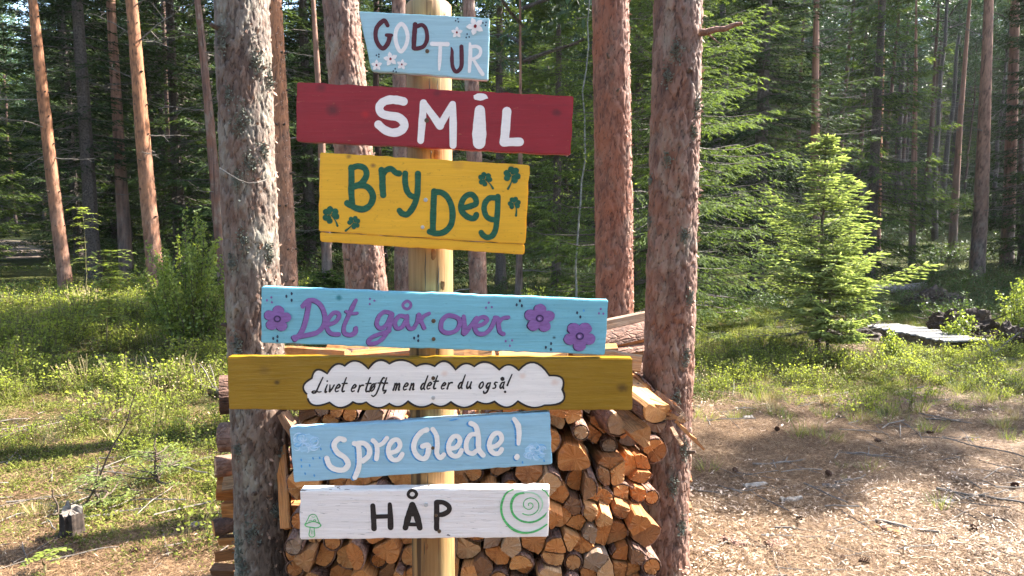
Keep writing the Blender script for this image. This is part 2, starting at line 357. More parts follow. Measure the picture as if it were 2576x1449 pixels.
def trunk_mesh(name, A, B, r0, H, mat, seed, na=28, fine=None, dz=.25, depth=.006, taper=.014, cell=(.045, .11), bend=.02, flare=.35):
    """trunk along the line A-B from the ground to height H; fine = height up to which the bark relief is meshed closely. Returns local mesh + base"""
    A = np.array(A); B = np.array(B); d = (B - A) / (B[2] - A[2]); r = RN(seed)
    x0, y0 = A[0] - d[0] * A[2], A[1] - d[1] * A[2]
    zb = gz(x0, y0) - .06
    base = A + d * (zb - A[2])
    if fine: zs = np.concatenate([np.arange(0, fine[0], fine[1]), np.arange(fine[0], H, .4)])
    else: zs = np.arange(0, H, dz)
    zs = np.append(zs, H)
    circ = 2 * math.pi * r0; nc = max(5, int(round(circ / cell[0]))); cs = circ / nc
    th = np.arange(na) * 2 * np.pi / na
    Z, T = np.meshgrid(zs, th, indexing='ij'); sx = T * r0
    # periodic warp
    wq = .5 * (np.sin(T * 3 + Z * 9 + seed) + np.sin(T * 5 - Z * 14)) * .008 + (fbm(Z * 22 + np.sin(T) * 3, np.cos(T) * 6 + 7, seed, 3) - .45) * .045
    wz = (fbm(np.cos(T) * 7 + 3, Z * 11 + np.sin(T) * 7, seed + 4, 3) - .45) * .16
    f1, f2, cr = worley(sx + wq, Z + wz, cs, cell[1], nc, seed)
    g1, g2, cr2 = worley(sx * 1 + wz * .15, Z + wq * 2, circ / (nc * 2), cell[1] * .42, nc * 2, seed + 5)
    ed = np.clip((f2 - f1) / .24, 0, 1) ** .9; ed2 = np.clip((g2 - g1) / .16, 0, 1)
    D = depth * ((ed - 1) * .95 + (cr - .5) * 1.0 + (ed2 - 1) * .30 + (cr2 - .5) * .75) + depth * .7 * (vnoise(np.cos(T) * r0 * 60 + 9, Z * 40 + np.sin(T) * r0 * 60, seed) - .5)
    fade = 1 - .55 * sstep(2.5, 6, Z)
    rad = np.maximum(r0 - taper * Z, .02) * (1 + flare * np.exp(-Z / .13)) * (1 + .03 * np.sin(2 * T + seed + Z * .8) + .02 * np.sin(3 * T + Z * 1.7))
    rad = rad + D * fade
    bx = bend * np.sin(Z * .55 + seed) ; by = bend * np.cos(Z * .43 + seed * 2); 
    za, zc = .5, (max(fine[0] - 1.0, 2.2) if fine else 5.0)
    for arr in (bx, by):
        va = np.interp(za, zs, arr[:, 0]); vc = np.interp(zc, zs, arr[:, 0]); arr -= va + (vc - va) * (Z - za) / (zc - za)
    V = np.stack([rad * np.cos(T) + d[0] * Z + bx, rad * np.sin(T) + d[1] * Z + by, Z], -1).reshape(-1, 3)
    m = len(zs); i = np.arange(m - 1)[:, None] * na; j = np.arange(na)[None]
    Q = np.stack([i + j, i + (j + 1) % na, i + na + (j + 1) % na, i + na + j], -1).reshape(-1, 4)
    me = np_mesh(name, V, Q, mat, True, {'cell': (.6 * cr + .4 * cr2).ravel(), 'depth': (ed * .75 + ed2 * .25).ravel()})
    def axis(z): return Vector((d[0] * z + float(np.interp(z, zs, bx[:, 0])), d[1] * z + float(np.interp(z, zs, by[:, 0])), z))
    def radius(z): return max(r0 - taper * z, .02)
    return me, Vector(base), axis, radius
def dead_branch_geo(g, p, az, L, r, rad=.008, up=.1, forks=4, n=7, a=.5):
    d = np.array([math.cos(az), math.sin(az), up]); q = np.asarray(p) + d * L
    pts = wiggle(p, q, n, L * .018, r, sag=r.uniform(-.06, .10) * L)
    g.tube(pts, np.linspace(rad, rad * .3, n), 4, a)
    for k in range(forks):
        t = r.uniform(.25, .95); b = pts[int(t * (n - 1))]; az2 = az + r.choice([-1, 1]) * r.uniform(.4, 1.1); l2 = L * (1.05 - t) * r.uniform(.35, .8)
        q2 = b + np.array([math.cos(az2), math.sin(az2), r.uniform(-.5, .35)]) * l2
        p2 = wiggle(b, q2, 5, l2 * .03, r, sag=r.uniform(-.1, .1) * l2); g.tube(p2, np.linspace(rad * .5, rad * .18, 5), 3, a)
        for kk in range(2):
            b3 = p2[r.randint(1, 4)]; az3 = az2 + r.uniform(-1, 1); l3 = l2 * r.uniform(.25, .6)
            g.tube(wiggle(b3, b3 + np.array([math.cos(az3), math.sin(az3), r.uniform(-.6, .4)]) * l3, 4, l3 * .04, r), np.linspace(rad * .3, rad * .12, 4), 3, a)
def pine_crown_geo(r, H, zb, R):
    g = Geo(); O = []; D = []
    for i in range(26):
        z = zb + (H - zb) * (i + .5) / 26; az = i * 2.4 + r.rand(); L = R * (1 - .75 * (z - zb) / (H - zb)) * r.uniform(.6, 1.1)
        e = np.array([math.cos(az) * L, math.sin(az) * L, z + L * .35]); g.tube(wiggle([0, 0, z], e, 5, .04, r), np.linspace(.035, .012, 5), 4)
        for k in range(9):
            c = np.array([0, 0, z]) * (1 - (.35 + .65 * k / 8)) + e * (.35 + .65 * k / 8) + r.randn(3) * .22
            n = 26; O.append(c + r.randn(n, 3) * .10); D.append(r.randn(n, 3) + [0, 0, .6])
    O = np.concatenate(O); D = np.concatenate(D); g2 = Geo()
    g2.blades(O, D, R0.uniform(.16, .28, len(O)), .06, R0.randn(len(O), 3), R0.rand(len(O)))
    return g, g2
CROWN_PINE = []
for i in range(2):
    a, b = pine_crown_geo(RN(50 + i), 15, 8.0, 2.6)
    CROWN_PINE.append((a.mesh('pine_limbs', M['charbark']), b.mesh('pine_crown', M['needle_pine'])))
def pine(label, u0, v0, u1, v1, Y, wpx, mat, seed, group=None, H=15, fine=None, na=28, depth=.006, dead=0, crown=0, taper=.011, cell=(.045, .11), branches=(), stubs=0, name='pine_tree', flare=.3, lo=0.0):
    A = P(u0, v0, Y); B = P(u1, v1, Y)
    if A.z > B.z: A, B = B, A
    wm = wpx / FPX * Y / 2; zmid = (A.z + B.z) / 2
    r0 = wm + taper * max(zmid, 0)
    me, base, axis, radius = trunk_mesh('trunk', A, B, r0, H, mat, seed, na, fine, depth=depth, taper=taper, cell=cell, flare=flare)
    root = empty(name, base); tag(root, label, 'tree', group); mobj('trunk', me, root)
    r = RN(seed + 900)
    if crown is not None:
        top = axis(H); L, C = CROWN_PINE[seed % 2]
        for nm, mm in (('limbs', L), ('crown', C)):
            o = mobj(nm, mm, root); o.location = (top.x, top.y, H - 15); o.rotation_euler.z = r.rand() * 6
            tag(o, kind='stuff')
    for k in range(dead):
        g = Geo(); z = r.uniform(lo + .6, 6.5); az = r.rand() * 6.28; p = axis(z)
        dead_branch_geo(g, [0, 0, 0], az, r.uniform(.5, 1.3), r, .009, r.uniform(-.1, .3), 4)
        o = mobj('dead_branch', g.mesh('dead_branch', M['deadtwig']), root); o.location = p + Vector((math.cos(az), math.sin(az), 0)) * radius(z) * .8
    for (u, v, du, dv, rd) in branches:       # a branch seen to start at (u,v) and end at (u+du, v+dv)
        a = P(u, v, Y) ; b = P(u + du, v + dv, Y - .15)
        g = Geo(); n = 8; pts = wiggle([0, 0, 0], b - a, n, (b - a).length * .012, r, sag=-.03 * (b - a).length); g.tube(pts, np.linspace(rd, rd * .25, n), 5)
        for q in range(4):
            s0 = pts[r.randint(2, n - 1)]; e = s0 + r.randn(3) * [.22, .12, .22] * (b - a).length
            g.tube(wiggle(s0, e, 4, .012, r), np.linspace(rd * .4, rd * .12, 4), 3)
        o = mobj('dead_branch', g.mesh('dead_branch', M['deadtwig']), root); o.location = a - base
    if mat is M['bark_orange']:
        zz_ = .9
        while zz_ < 8:
            for q in range(r.randint(2, 4)):
                g = Geo(); az = r.uniform(-3.1, .2); p_ = axis(zz_) + Vector((math.cos(az), math.sin(az), 0)) * radius(zz_) * .96; e_ = p_ + Vector((math.cos(az), math.sin(az), .3)) * r.uniform(.02, .06); g.tube([p_, e_], [.014, .007], 5); mobj('branch_scar', g.mesh('branch_scar', M['darktwig']), root)
            zz_ += r.uniform(.35, .6)
    for k in range(stubs):
        z = r.uniform(.5, 3.2); az = r.uniform(-2.6, .4); g = Geo(); l = r.uniform(.02, .05)
        g.tube([[0, 0, 0], [math.cos(az) * l, math.sin(az) * l, l * .3]], [.011, .006], 6)
        o = mobj('branch_stub', g.mesh('branch_stub', M['darktwig']), root); o.location = axis(z) + Vector((math.cos(az), math.sin(az), 0)) * radius(z) * .97
    return root, base, axis, radius
def lichens(root, axis, radius, spots, r, Y, size=.03):
    """tufts of grey lichen on the bark; spots are pixel positions"""
    base = root.location
    for (u, v, s) in spots:
        g = Geo(); c = P(u, v, Y); ax = base + axis(c.z - base.z)
        rr = radius(c.z - base.z); sx = max(-.97, min(.97, (c.x - ax.x) / rr)); ny = -math.sqrt(1 - sx * sx)
        n = int(90 * s); ang = math.atan2(ny, sx) + r.randn(n) * .10 * s * (.11 / rr); zz = r.randn(n) * size * .75 * s
        O = np.stack([np.cos(ang) * (rr + .002), np.sin(ang) * (rr + .002), zz], 1); N = np.stack([np.cos(ang), np.sin(ang), ang * 0], 1)
        D = N * .55 + r.randn(n, 3) * .7
        g.blades(O, D, r.uniform(.006, .017, n), r.uniform(.004, .010, n), r.randn(n, 3), r.rand(n), cross=True, mid=.6)
        o = mobj('lichen', g.mesh('lichen', M['lichen']), root); o.location = (ax.x - base.x, ax.y - base.y, c.z - base.z); tag(o, kind='stuff')
def flakes(root, axis, radius, n, r, az0=-.9, az1=.9, z0=0., z1=3.2, mat=None):
    """loose curling bark flakes, as one mass on the sunny side"""
    az = r.uniform(az0, az1, n); z = r.uniform(z0, z1, n); rr = np.array([radius(q) for q in z]); ax = np.array([axis(q) for q in z])
    N = np.stack([np.cos(az), np.sin(az), az * 0], 1)
    O = ax + N * rr[:, None] * .985; D = N * r.uniform(.1, .7, n)[:, None] + np.stack([-np.sin(az) * r.randn(n) * .4, np.cos(az) * r.randn(n) * .4, r.randn(n)], 1)
    g = Geo(); g.blades(O, D, r.uniform(.012, .032, n), r.uniform(.007, .016, n), N + r.randn(n, 3) * .35, r.rand(n), mid=.5)
    o = mobj('bark_flakes', g.mesh('bark_flakes', mat or M['flake']), root); tag(o, kind='stuff')
M['flake'] = m_twig('bark_flake', (.16, .085, .055), (.38, .25, .18))
GB = 'big pines beside the sign post'
# near pines
rt, b, ax, ra = pine('thick grey-brown pine with lichen tufts, left of the sign boards, beside the firewood', 617, 200, 661, 1300, 3.02, 139, M['bark_grey'], 3, GB, fine=(3.4, .0062), na=190, depth=.0050, cell=(.042, .068), stubs=3, taper=.006)
lichens(rt, ax, ra, [(607, 305, 1.6), (560, 100, 1.2), (640, 150, 1.2), (665, 190, 1.), (630, 410, 1.3), (600, 455, 1.), (585, 660, .9), (615, 610, 1.2), (600, 870, 1.1), (668, 640, 1.), (700, 1160, .9), (640, 1330, 1.5), (600, 1380, 1.3), (615, 1430, 1.6), (690, 1290, .9), (655, 380, .8), (575, 240, .8), (718, 1300, 1.), (600, 1130, .7)], RN(1), 2.92)
flakes(rt, ax, ra, 450, RN(2), -1.15, .9)
g = Geo(); tw = [P(552, 423, 2.86), P(575, 437, 2.84), P(600, 452, 2.83), P(625, 461, 2.83), P(648, 459, 2.84), P(672, 452, 2.88)]
g.tube(np.array(tw) - np.array(tw[0]), np.linspace(.0035, .002, 6), 5); tag(mobj('loose_twig', g.mesh('loose_twig', M['deadtwig']), None, tw[0]), 'thin pale bent twig caught across the bark of the thick pine left of the signs', 'twig')
rt, b, ax, ra = pine('thick red-brown pine with one broken branch stub, right of the sign boards behind the firewood', 1704, 100, 1668, 1300, 3.36, 122, M['bark_mid'], 8, GB, fine=(3.6, .0066), na=180, depth=.0055, stubs=4, taper=.004, cell=(.045, .07))
lichens(rt, ax, ra, [(1680, 190, .9), (1755, 260, 1.1), (1720, 590, .9), (1735, 750, 1.), (1640, 560, .7), (1680, 400, .8), (1645, 1010, 1.2), (1700, 1000, .9), (1725, 900, 1.), (1722, 1130, 1.2), (1690, 1220, 1.2), (1715, 1330, 1.2), (1700, 130, 1.2), (1745, 330, .9), (1640, 450, .6)], RN(4), 3.26)
flakes(rt, ax, ra, 700, RN(5), -.9, .9, 0, 3.4)
g = Geo(); a0 = P(1755, 82, 3.30); b0 = P(1868, 58, 3.22); g.tube(wiggle([0, 0, 0], b0 - a0, 6, .004, RN(1)), [.019, .015, .013, .012, .010, .006], 9)
g.tube(np.array([[0.04, 0, .0], [.09, -.02, -.05]]), [.006, .002], 5)
o = mobj('branch_stub', g.mesh('branch_stub', M['logbark']), rt); o.location = a0 - rt.location
rt, b, ax, ra = pine('orange-red scaly pine standing just left of the thick right pine', 1537, 100, 1544, 780, 5.0, 90, M['bark_red'], 13, GB, fine=(4.2, .0105), na=150, depth=.0055, stubs=6, taper=.004, cell=(.04, .06))
flakes(rt, ax, ra, 900, RN(6), -.9, .9, .3, 4.2)
rt, b, ax, ra = pine('broad pine with plated bark standing behind the yellow board, left of the post', 865, 100, 918, 680, 6.0, 97, M['bark_mid'], 21, GB, fine=(4.5, .012), na=140, depth=.009, stubs=2, cell=(.055, .10))
flakes(rt, ax, ra, 700, RN(7), -.9, .9, .3, 4.5)
rt, b, ax, ra = pine('slim orange pine close behind the thick left pine', 695, 60, 727, 700, 8.5, 37, M['bark_orange'], 24, GB, fine=(5, .02), na=70, depth=.006, dead=2, cell=(.035, .06))
flakes(rt, ax, ra, 700, RN(8), -1.2, .9, .5, 5)
pine('slim flaky pine seen directly right of the post', 1181, 60, 1201, 700, 9.0, 38, M['bark_mid'], 31, GB, fine=(5, .025), na=60, dead=2, cell=(.05, .09))
pine('slim brown pine half hidden by the left edge of the post', 1003, 20, 1016, 700, 9.5, 42, M['bark_mid'], 33, GB, fine=(5, .025), na=60, dead=2, cell=(.05, .09))
GL = 'slender pines left of the signs'
pine('slender orange pine nearest the left side of the picture', 88, 30, 163, 700, 13.0, 27, M['bark_orange'], 41, GL, fine=(8, .05), na=36, dead=5, branches=[(112, 392, -55, 35, .010), (103, 75, -40, -10, .008)], lo=1)
pine('straight orange pine with pale dead branches near its top, left of the green bush', 333, 30, 392, 700, 12.5, 33, M['bark_orange'], 42, GL, fine=(8, .045), na=44, dead=3, branches=[(340, 95, -105, -60, .013), (348, 105, 110, -82, .014), (350, 100, 80, 20, .010), (345, 205, -75, -38, .010), (340, 15, 75, -30, .012)], lo=1.5)
pine('thin brown pine with many grey twigs between bush and thick left pine', 500, 30, 550, 560, 13.5, 21, M['bark_mid'], 43, GL, na=24, dead=10, branches=[(507, 85, -70, -20, .009), (512, 130, -60, 30, .009), (525, 200, -65, -20, .009), (520, 260, 60, -30, .008), (535, 330, -70, -10, .009), (540, 400, -60, 50, .009)], lo=1)
pine('thin grey trunk between the slim orange pine and the yellow board', 790, 30, 822, 660, 15, 18, M['bark_far'], 44, GL, na=24, dead=7)
pine('dark thick trunk in shade between the two slender orange pines', 285, 120, 318, 680, 16, 28, M['bark_far'], 45, GL, na=24, dead=6)
GRR = 'pines in the shade right of the small spruce'
pine('straight purple-brown pine near the right side of the picture', 2486, 30, 2461, 620, 17, 28, M['bark_far'], 51, GRR, fine=(9, .06), na=36, dead=6, branches=[(2480, 100, -130, -70, .012), (2478, 235, -60, -12, .009), (2477, 170, 40, -30, .009), (2470, 320, 80, -70, .012), (2468, 480, -50, 20, .009)], lo=1)
pine('dark straight trunk rising behind the tip of the bright small spruce', 2053, 30, 2050, 500, 14.5, 19, M['bark_far'], 52, GRR, na=24, dead=34, branches=[(2050, 250, -120, -30, .010), (2050, 240, 160, -90, .011), (2050, 330, 80, -20, .009), (2050, 420, -160, 20, .010), (2050, 130, 110, -70, .010), (2050, 420, 90, 30, .009)], lo=1)
pine('thin leaning trunk left of the purple-brown pine, in shade', 2420, 250, 2400, 560, 22, 15, M['bark_far'], 53, GRR, na=16, dead=8)
pine('reddish trunk in the forest above the right side of the bright small spruce', 2218, 30, 2205, 480, 20, 20, M['bark_orange'], 54, GRR, na=18, dead=8)
pine('broad dark trunk at the right edge of the picture', 2552, 100, 2535, 600, 20, 26, M['bark_far'], 55, GRR, na=18, dead=6)
pine('short grey trunk behind the right side of the bright small spruce', 2300, 350, 2296, 560, 18, 14, M['bark_far'], 56, GRR, na=16, dead=8)
pine('very thin dark trunk seen under the right half of the yellow board', 1308, 100, 1305, 740, 12, 12, M['bark_far'], 57, GRR, na=14, dead=5, H=11)
# birch sapling
g = Geo(); A = P(1482, 150, 10.5); Bp = P(1446, 760, 10.5); base = Vector((Bp.x, 10.5, gz(Bp.x, 10.5)))
g.tube(wiggle([0, 0, 0], (A.x - base.x, 0, 4.6), 16, .02, RN(4)), np.linspace(.017, .008, 16), 7)
rt = empty('birch_sapling', base); tag(rt, 'pale thin birch sapling leaning right, between the yellow board and the orange-red pine', 'tree'); mobj('trunk', g.mesh('trunk', M['birchbark']), rt)
r = RN(5); n = 1100; zz = r.uniform(1.8, 5.2, n); O = np.stack([zz * .07 + r.randn(n) * .35, r.randn(n) * .3, zz], 1); g = Geo()
g.blades(O, r.randn(n, 3), r.uniform(.03, .05, n), .028, r.randn(n, 3), r.rand(n)); tag(mobj('crown', g.mesh('crown', M['birch_leaf']), rt), kind='stuff')
# ------------------------------------------------------------------ spruces
def spruce_geo(seed, H, zb, R, step=.4, nb=6, tw=11, bl=(.12, .2), bw=.05, cross=False, sub=5, droop=.30, hang=.5, dense=1.0, tube_r=.02, lowdead=0, shape=.8, irr=.25, rise=None):
    r = RN(seed); g = Geo(); wd = Geo(); z = zb; OO = []; DD = []; TT = []; NN = []
    while z < H - .08:
        f = (z / H); L0 = R * (1 - f) ** shape * (1 + .15 * r.randn() * irr * 2)
        if z < zb + (H - zb) * .10: L0 *= .75
        for k in range(nb):
            az = r.rand() * 6.283; L = max(.06, L0 * r.uniform(1 - irr, 1 + irr * .6)); zz = z + r.uniform(-.5, .5) * step
            if r.rand() > dense: continue
            ca, sa = math.cos(az), math.sin(az)
            up0 = -droop * (1 - f * 1.6)                     # lower limbs sag, upper ones rise
            if rise is not None: up0 = rise[0] + (rise[1] - rise[0]) * f
            m = 6; s = np.linspace(0, 1, m); px = s * L; pz = zz + L * (up0 * s + .16 * s ** 3 + .0 * s)
            pts = np.stack([ca * px, sa * px, pz], 1) + r.randn(m, 3) * L * .012 * s[:, None]
            wd.tube(pts, np.linspace(max(.004, tube_r * L / R), .003, m), 4, cap=False)
            nt_ = max(3, int(tw * L / R + 2))
            st = np.repeat(np.linspace(.12, 1, nt_), 2) + r.uniform(-.03, .03, nt_ * 2); st = np.clip(st, .1, 1)
            sg = np.tile([1, -1], nt_); O = np.stack([np.interp(st, s, pts[:, q]) for q in range(3)], 1)
            ang = az + sg * r.uniform(.7, 1.15, nt_ * 2) * (1 - .35 * st)
            l = (.36 * L * (1.08 - st * .8) + .04) * r.uniform(.7, 1.25, nt_ * 2)
            D = np.stack([np.cos(ang), np.sin(ang), -hang * r.uniform(.1, 1., nt_ * 2) * (1 - f)], 1); D /= np.linalg.norm(D, axis=1)[:, None]
            ns = sub
            q = np.tile(np.linspace(.1, .95, ns), len(O)); Or = np.repeat(O, ns, 0); Dr = np.repeat(D, ns, 0); lr = np.repeat(l, ns)
            B = Or + Dr * (q * lr)[:, None]; sgn = r.choice([-1, 1], len(B))
            side = np.stack([-Dr[:, 1], Dr[:, 0], Dr[:, 2] * 0], 1) * sgn[:, None]
            bd = Dr + side * r.uniform(.3, .9, len(B))[:, None] + np.array([0, 0, -1]) * (hang * r.uniform(-.2, .9, len(B)))[:, None] + r.randn(len(B), 3) * .12
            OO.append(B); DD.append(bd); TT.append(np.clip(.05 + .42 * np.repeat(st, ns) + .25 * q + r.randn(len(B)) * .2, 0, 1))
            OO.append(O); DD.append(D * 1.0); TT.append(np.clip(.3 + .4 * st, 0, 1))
            OO.append(pts[-1:]); DD.append((pts[-1:] - pts[-2:-1])); TT.append(np.array([.95]))
        z += step * r.uniform(.75, 1.2) * (1 - .35 * f)
    O = np.concatenate(OO); D = np.concatenate(DD); T = np.concatenate(TT); N = r.randn(len(O), 3) * .5 + [0, 0, 1]
    g.blades(O, D, r.uniform(bl[0], bl[1], len(O)), bw * r.uniform(.7, 1.2, len(O)), N, T, cross=cross, mid=.5)
    return g, wd
def spruce_trunk(H, r0, seed):
    g = Geo(); r = RN(seed); n = 24; z = np.linspace(-.1, H, n); p = np.stack([np.cumsum(r.randn(n)) * .006, np.cumsum(r.randn(n)) * .006, z], 1)
    g.tube(p, r0 * (1 - .96 * z / H) * (1 + .4 * np.exp(-np.maximum(z, 0) / .2)) + .003, 10); return g
def dead_geo(seed, z0, z1, n, L=(.5, 1.4), r0=.1):
    g = Geo(); r = RN(seed)
    for i in range(n):
        z = r.uniform(z0, z1); az = r.rand() * 6.28; dead_branch_geo(g, [math.cos(az) * r0 * .6, math.sin(az) * r0 * .6, z], az, r.uniform(*L), r, .009, r.uniform(-.35, .1), 5)
    return g
SPR = []
for i, (H, zb, R, hg) in enumerate([(15, 1.0, 2.3, .6), (13, .5, 2.0, .7), (16, 2.6, 2.1, .5), (12, .3, 1.9, .6)]):
    g, wd = spruce_geo(100 + i, H, zb, R, step=.36, nb=7, tw=12, bl=(.07, .14), bw=.028, sub=11, hang=hg, dense=.92)
    SPR.append(dict(crown=g.mesh('spruce_crown', M['needle_far']), crown_mid=None, limbs=wd.mesh('spruce_limbs', M['charbark']), trunk=spruce_trunk(H, .15, i).mesh('trunk', M['charbark']),
                    dead=dead_geo(200 + i, .8, 5.5, 26, (.5, 1.5)).mesh('dead_branches', M['deadtwig'])))
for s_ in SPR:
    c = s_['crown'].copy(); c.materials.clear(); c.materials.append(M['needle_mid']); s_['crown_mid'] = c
g_, wd_ = spruce_geo(150, 9, .4, 2.15, step=.24, nb=8, tw=17, bl=(.04, .08), bw=.014, sub=15, hang=.75, dense=.95)
NEARSPR = dict(crown=g_.mesh('spruce_crown', M['needle_mid']), crown_mid=None, limbs=wd_.mesh('spruce_limbs', M['charbark']), trunk=spruce_trunk(9, .13, 5).mesh('trunk', M['charbark']), dead=SPR[0]['dead'])
NEARSPR['crown_mid'] = NEARSPR['crown']
def put_tree(proto, x, y, label, group, name='spruce_tree', sc=1.0, mid=False, rot=None, dead=True, r=R0):
    z = gz(x, y) - .03; root = empty(name, (x, y, z), (0, 0, r.rand() * 6.28 if rot is None else rot), sc); tag(root, label, 'tree', group)
    mobj('trunk', proto['trunk'], root)
    if proto.get('limbs'): tag(mobj('limbs', proto['limbs'], root), kind='stuff')
    if proto.get('crown'): tag(mobj('crown', proto['crown_mid'] if mid else proto['crown'], root), kind='stuff')
    if dead and proto.get('dead'): tag(mobj('dead_branches', proto['dead'], root), kind='stuff')
    return root
def X(u, Y): return P(u, 600, Y).x
GS = 'spruces standing at the forest edge'
MIDS = [(1672, 10.8, NEARSPR, 1.0, 'tall spruce with bright hanging branches right behind the thick right pine', 1, 1.3),
        (1400, 13.0, SPR[1], .62, 'green spruce seen above the right end of the red board', 1, 2.),
        (1905, 15.0, SPR[0], 1.0, 'grey-green spruce behind and left of the bright small spruce', 0, .4),
        (2190, 17.0, SPR[1], .9, 'dark green spruce just right behind the bright small spruce', 1, 3.),
        (232, 15.5, SPR[2], 1.0, 'dark spruce between the two slender orange pines', 0, 1.),
        (-95, 15.0, SPR[2], 1.0, 'spruce with dark drooping branches at the left edge of the picture', 0, 2.2),
        (640, 16.0, SPR[3], 1.1, 'dark spruce hidden behind the thick left pine', 0, 3.3),
        (450, 18.0, SPR[0], 1.0, 'dark spruce behind the green birch bush', 0, .9),
        (780, 17.0, SPR[1], 1.0, 'dark spruce left of the pale blue top board', 0, 4.),
        (1100, 18.0, SPR[3], 1.1, 'dark spruce behind the post', 0, 5.),
        (1260, 16.0, SPR[2], .75, 'spruce to the right of the pale blue top board', 1, 5.4),
        (1600, 15.0, SPR[3], .75, 'spruce in the gap between the orange-red pine and the thick right pine', 1, .4)]
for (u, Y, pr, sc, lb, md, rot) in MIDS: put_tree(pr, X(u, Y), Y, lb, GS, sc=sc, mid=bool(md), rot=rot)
# bright small spruce
def small_spruce(u, v, Y, H, R, seed, label, mat, lean=0, **kw):
    x = P(u, v, Y).x; g, wd = spruce_geo(seed, H, kw.pop('zb', .35), R, cross=True, tube_r=.010, **kw)
    rt = empty('young_spruce', (x, Y, gz(x, Y))); rt.rotation_euler = (0, lean, 0); tag(rt, label, 'tree')
    mobj('trunk', spruce_trunk(H, .028 * H / 2.5, seed).mesh('trunk', M['darktwig']), rt); tag(mobj('limbs', wd.mesh('limbs', M['darktwig']), rt), kind='stuff'); tag(mobj('crown', g.mesh('crown', mat), rt), kind='stuff')
    return rt
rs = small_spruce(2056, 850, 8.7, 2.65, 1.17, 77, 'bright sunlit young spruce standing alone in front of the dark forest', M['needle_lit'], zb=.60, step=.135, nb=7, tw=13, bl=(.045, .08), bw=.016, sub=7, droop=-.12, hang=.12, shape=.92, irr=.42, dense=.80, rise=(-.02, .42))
g = dead_geo(5, .12, .75, 22, (.35, .95), .02); tag(mobj('dead_branches', g.mesh('dead_branches', M['deadtwig']), rs), kind='stuff')
small_spruce(2082, 870, 8.3, 1.35, .62, 78, 'small yellow-green spruce leaning against the foot of the bright young spruce', M['needle_lit'], zb=.25, step=.12, nb=6, tw=10, bl=(.05, .08), bw=.018, sub=7, droop=.0, hang=.2, shape=.6)
small_spruce(815, 720, 11.0, .75, .5, 79, 'little spruce with yellowing tips under the left corner of the yellow board', M['needle_mid'], zb=.1, step=.10, nb=6, tw=9, bl=(.05, .08), bw=.02, sub=6, droop=.0, hang=.2)
for i, (u, v, Y, H, lb) in enumerate([(395, 1200, 4.4, .34, 'tiny feathery spruce seedling among bilberries, upper of the two by the stump'), (270, 1230, 4.15, .30, 'tiny pale spruce seedling just above the tree stump'), (700, 1000, 5.2, .3, 'tiny spruce seedling behind the firewood')]):
    small_spruce(u, v, Y, H, H * .75, 80 + i, lb, M['needle_lit'], zb=.04, step=.055, nb=4, tw=6, bl=(.018, .03), bw=.006, sub=4, droop=-.1, hang=.1, shape=.7)
# forest behind: far pines and spruces
THIN = []
for i in range(4):
    r = RN(300 + i); H = 15; g = Geo(); n = 14; z = np.linspace(-.1, H, n)
    g.tube(np.stack([np.cumsum(r.randn(n)) * .05, np.cumsum(r.randn(n)) * .05, z], 1), (.115 - .006 * z) * (1 + .25 * np.exp(-np.maximum(z, 0) / .3)), 9)
    V = g.mesh('trunk', M['bark_far'] if i % 2 else M['charbark'], True)
    cr = pine_crown_geo(RN(60 + i), 15, 8.5, 2.3)
    THIN.append(dict(trunk=V, limbs=cr[0].mesh('pine_limbs', M['charbark']), crown=cr[1].mesh('pine_crown', M['needle_pine']), crown_mid=None, dead=dead_geo(400 + i, .8, 8.5, 30, (.4, 1.3), .1).mesh('dead_branches', M['deadtwig'])))
r = RN(21); placed = [(X(u, Y), Y) for (u, Y, *_) in MIDS]
def clear_of_path(x, y):
    if path_mask(np.array([x]), np.array([y]))[0] > 0: return False
    u = 1288 + x / y * FPX
    return not (-60 < u < 112 and y < 45)
cnt = {'s': 0, 'p': 0}
USED = set()
def lbl(kind, u, y):
    lm = [(20, 'near the left picture edge'), (120, 'behind the leftmost slender pine'), (230, 'between the two slender orange pines'), (350, 'behind the straight orange pine'), (450, 'above the green birch bush'), (540, 'just left of the thick left pine'), (640, 'behind the thick left pine'), (740, 'by the slim orange pine'), (860, 'left of the broad plated pine'), (960, 'right of the broad plated pine'), (1085, 'behind the post'), (1190, 'behind the slim flaky pine'), (1290, 'above the right end of the yellow board'), (1390, 'behind the right end of the red board'), (1465, 'beside the birch sapling'), (1540, 'behind the orange-red pine'), (1620, 'in the gap between the two right pines'), (1700, 'behind the thick right pine'), (1800, 'right beside the thick right pine'), (1900, 'left of the bright young spruce'), (2050, 'behind the bright young spruce'), (2180, 'right of the bright young spruce'), (2290, 'above the fallen grey trunk'), (2390, 'left of the purple-brown pine'), (2470, 'behind the purple-brown pine'), (2560, 'at the right picture edge')]
    where = min(lm, key=lambda q: abs(q[0] - u))[1]; far = 'in the front rows' if y < 26 else 'midway back' if y < 38 else 'far back' if y < 50 else 'in the farthest rows'
    for adj in (('tall', 'bushy', 'narrow', 'dense', 'slender') if kind == 's' else ('thin', 'slim', 'straight', 'slender', 'bare')):
        q = ('%s dark spruce %s, ' if kind == 's' else '%s dark trunk %s, ') % (adj, far) + where
        if q not in USED: break
    USED.add(q); return q
tries = 0
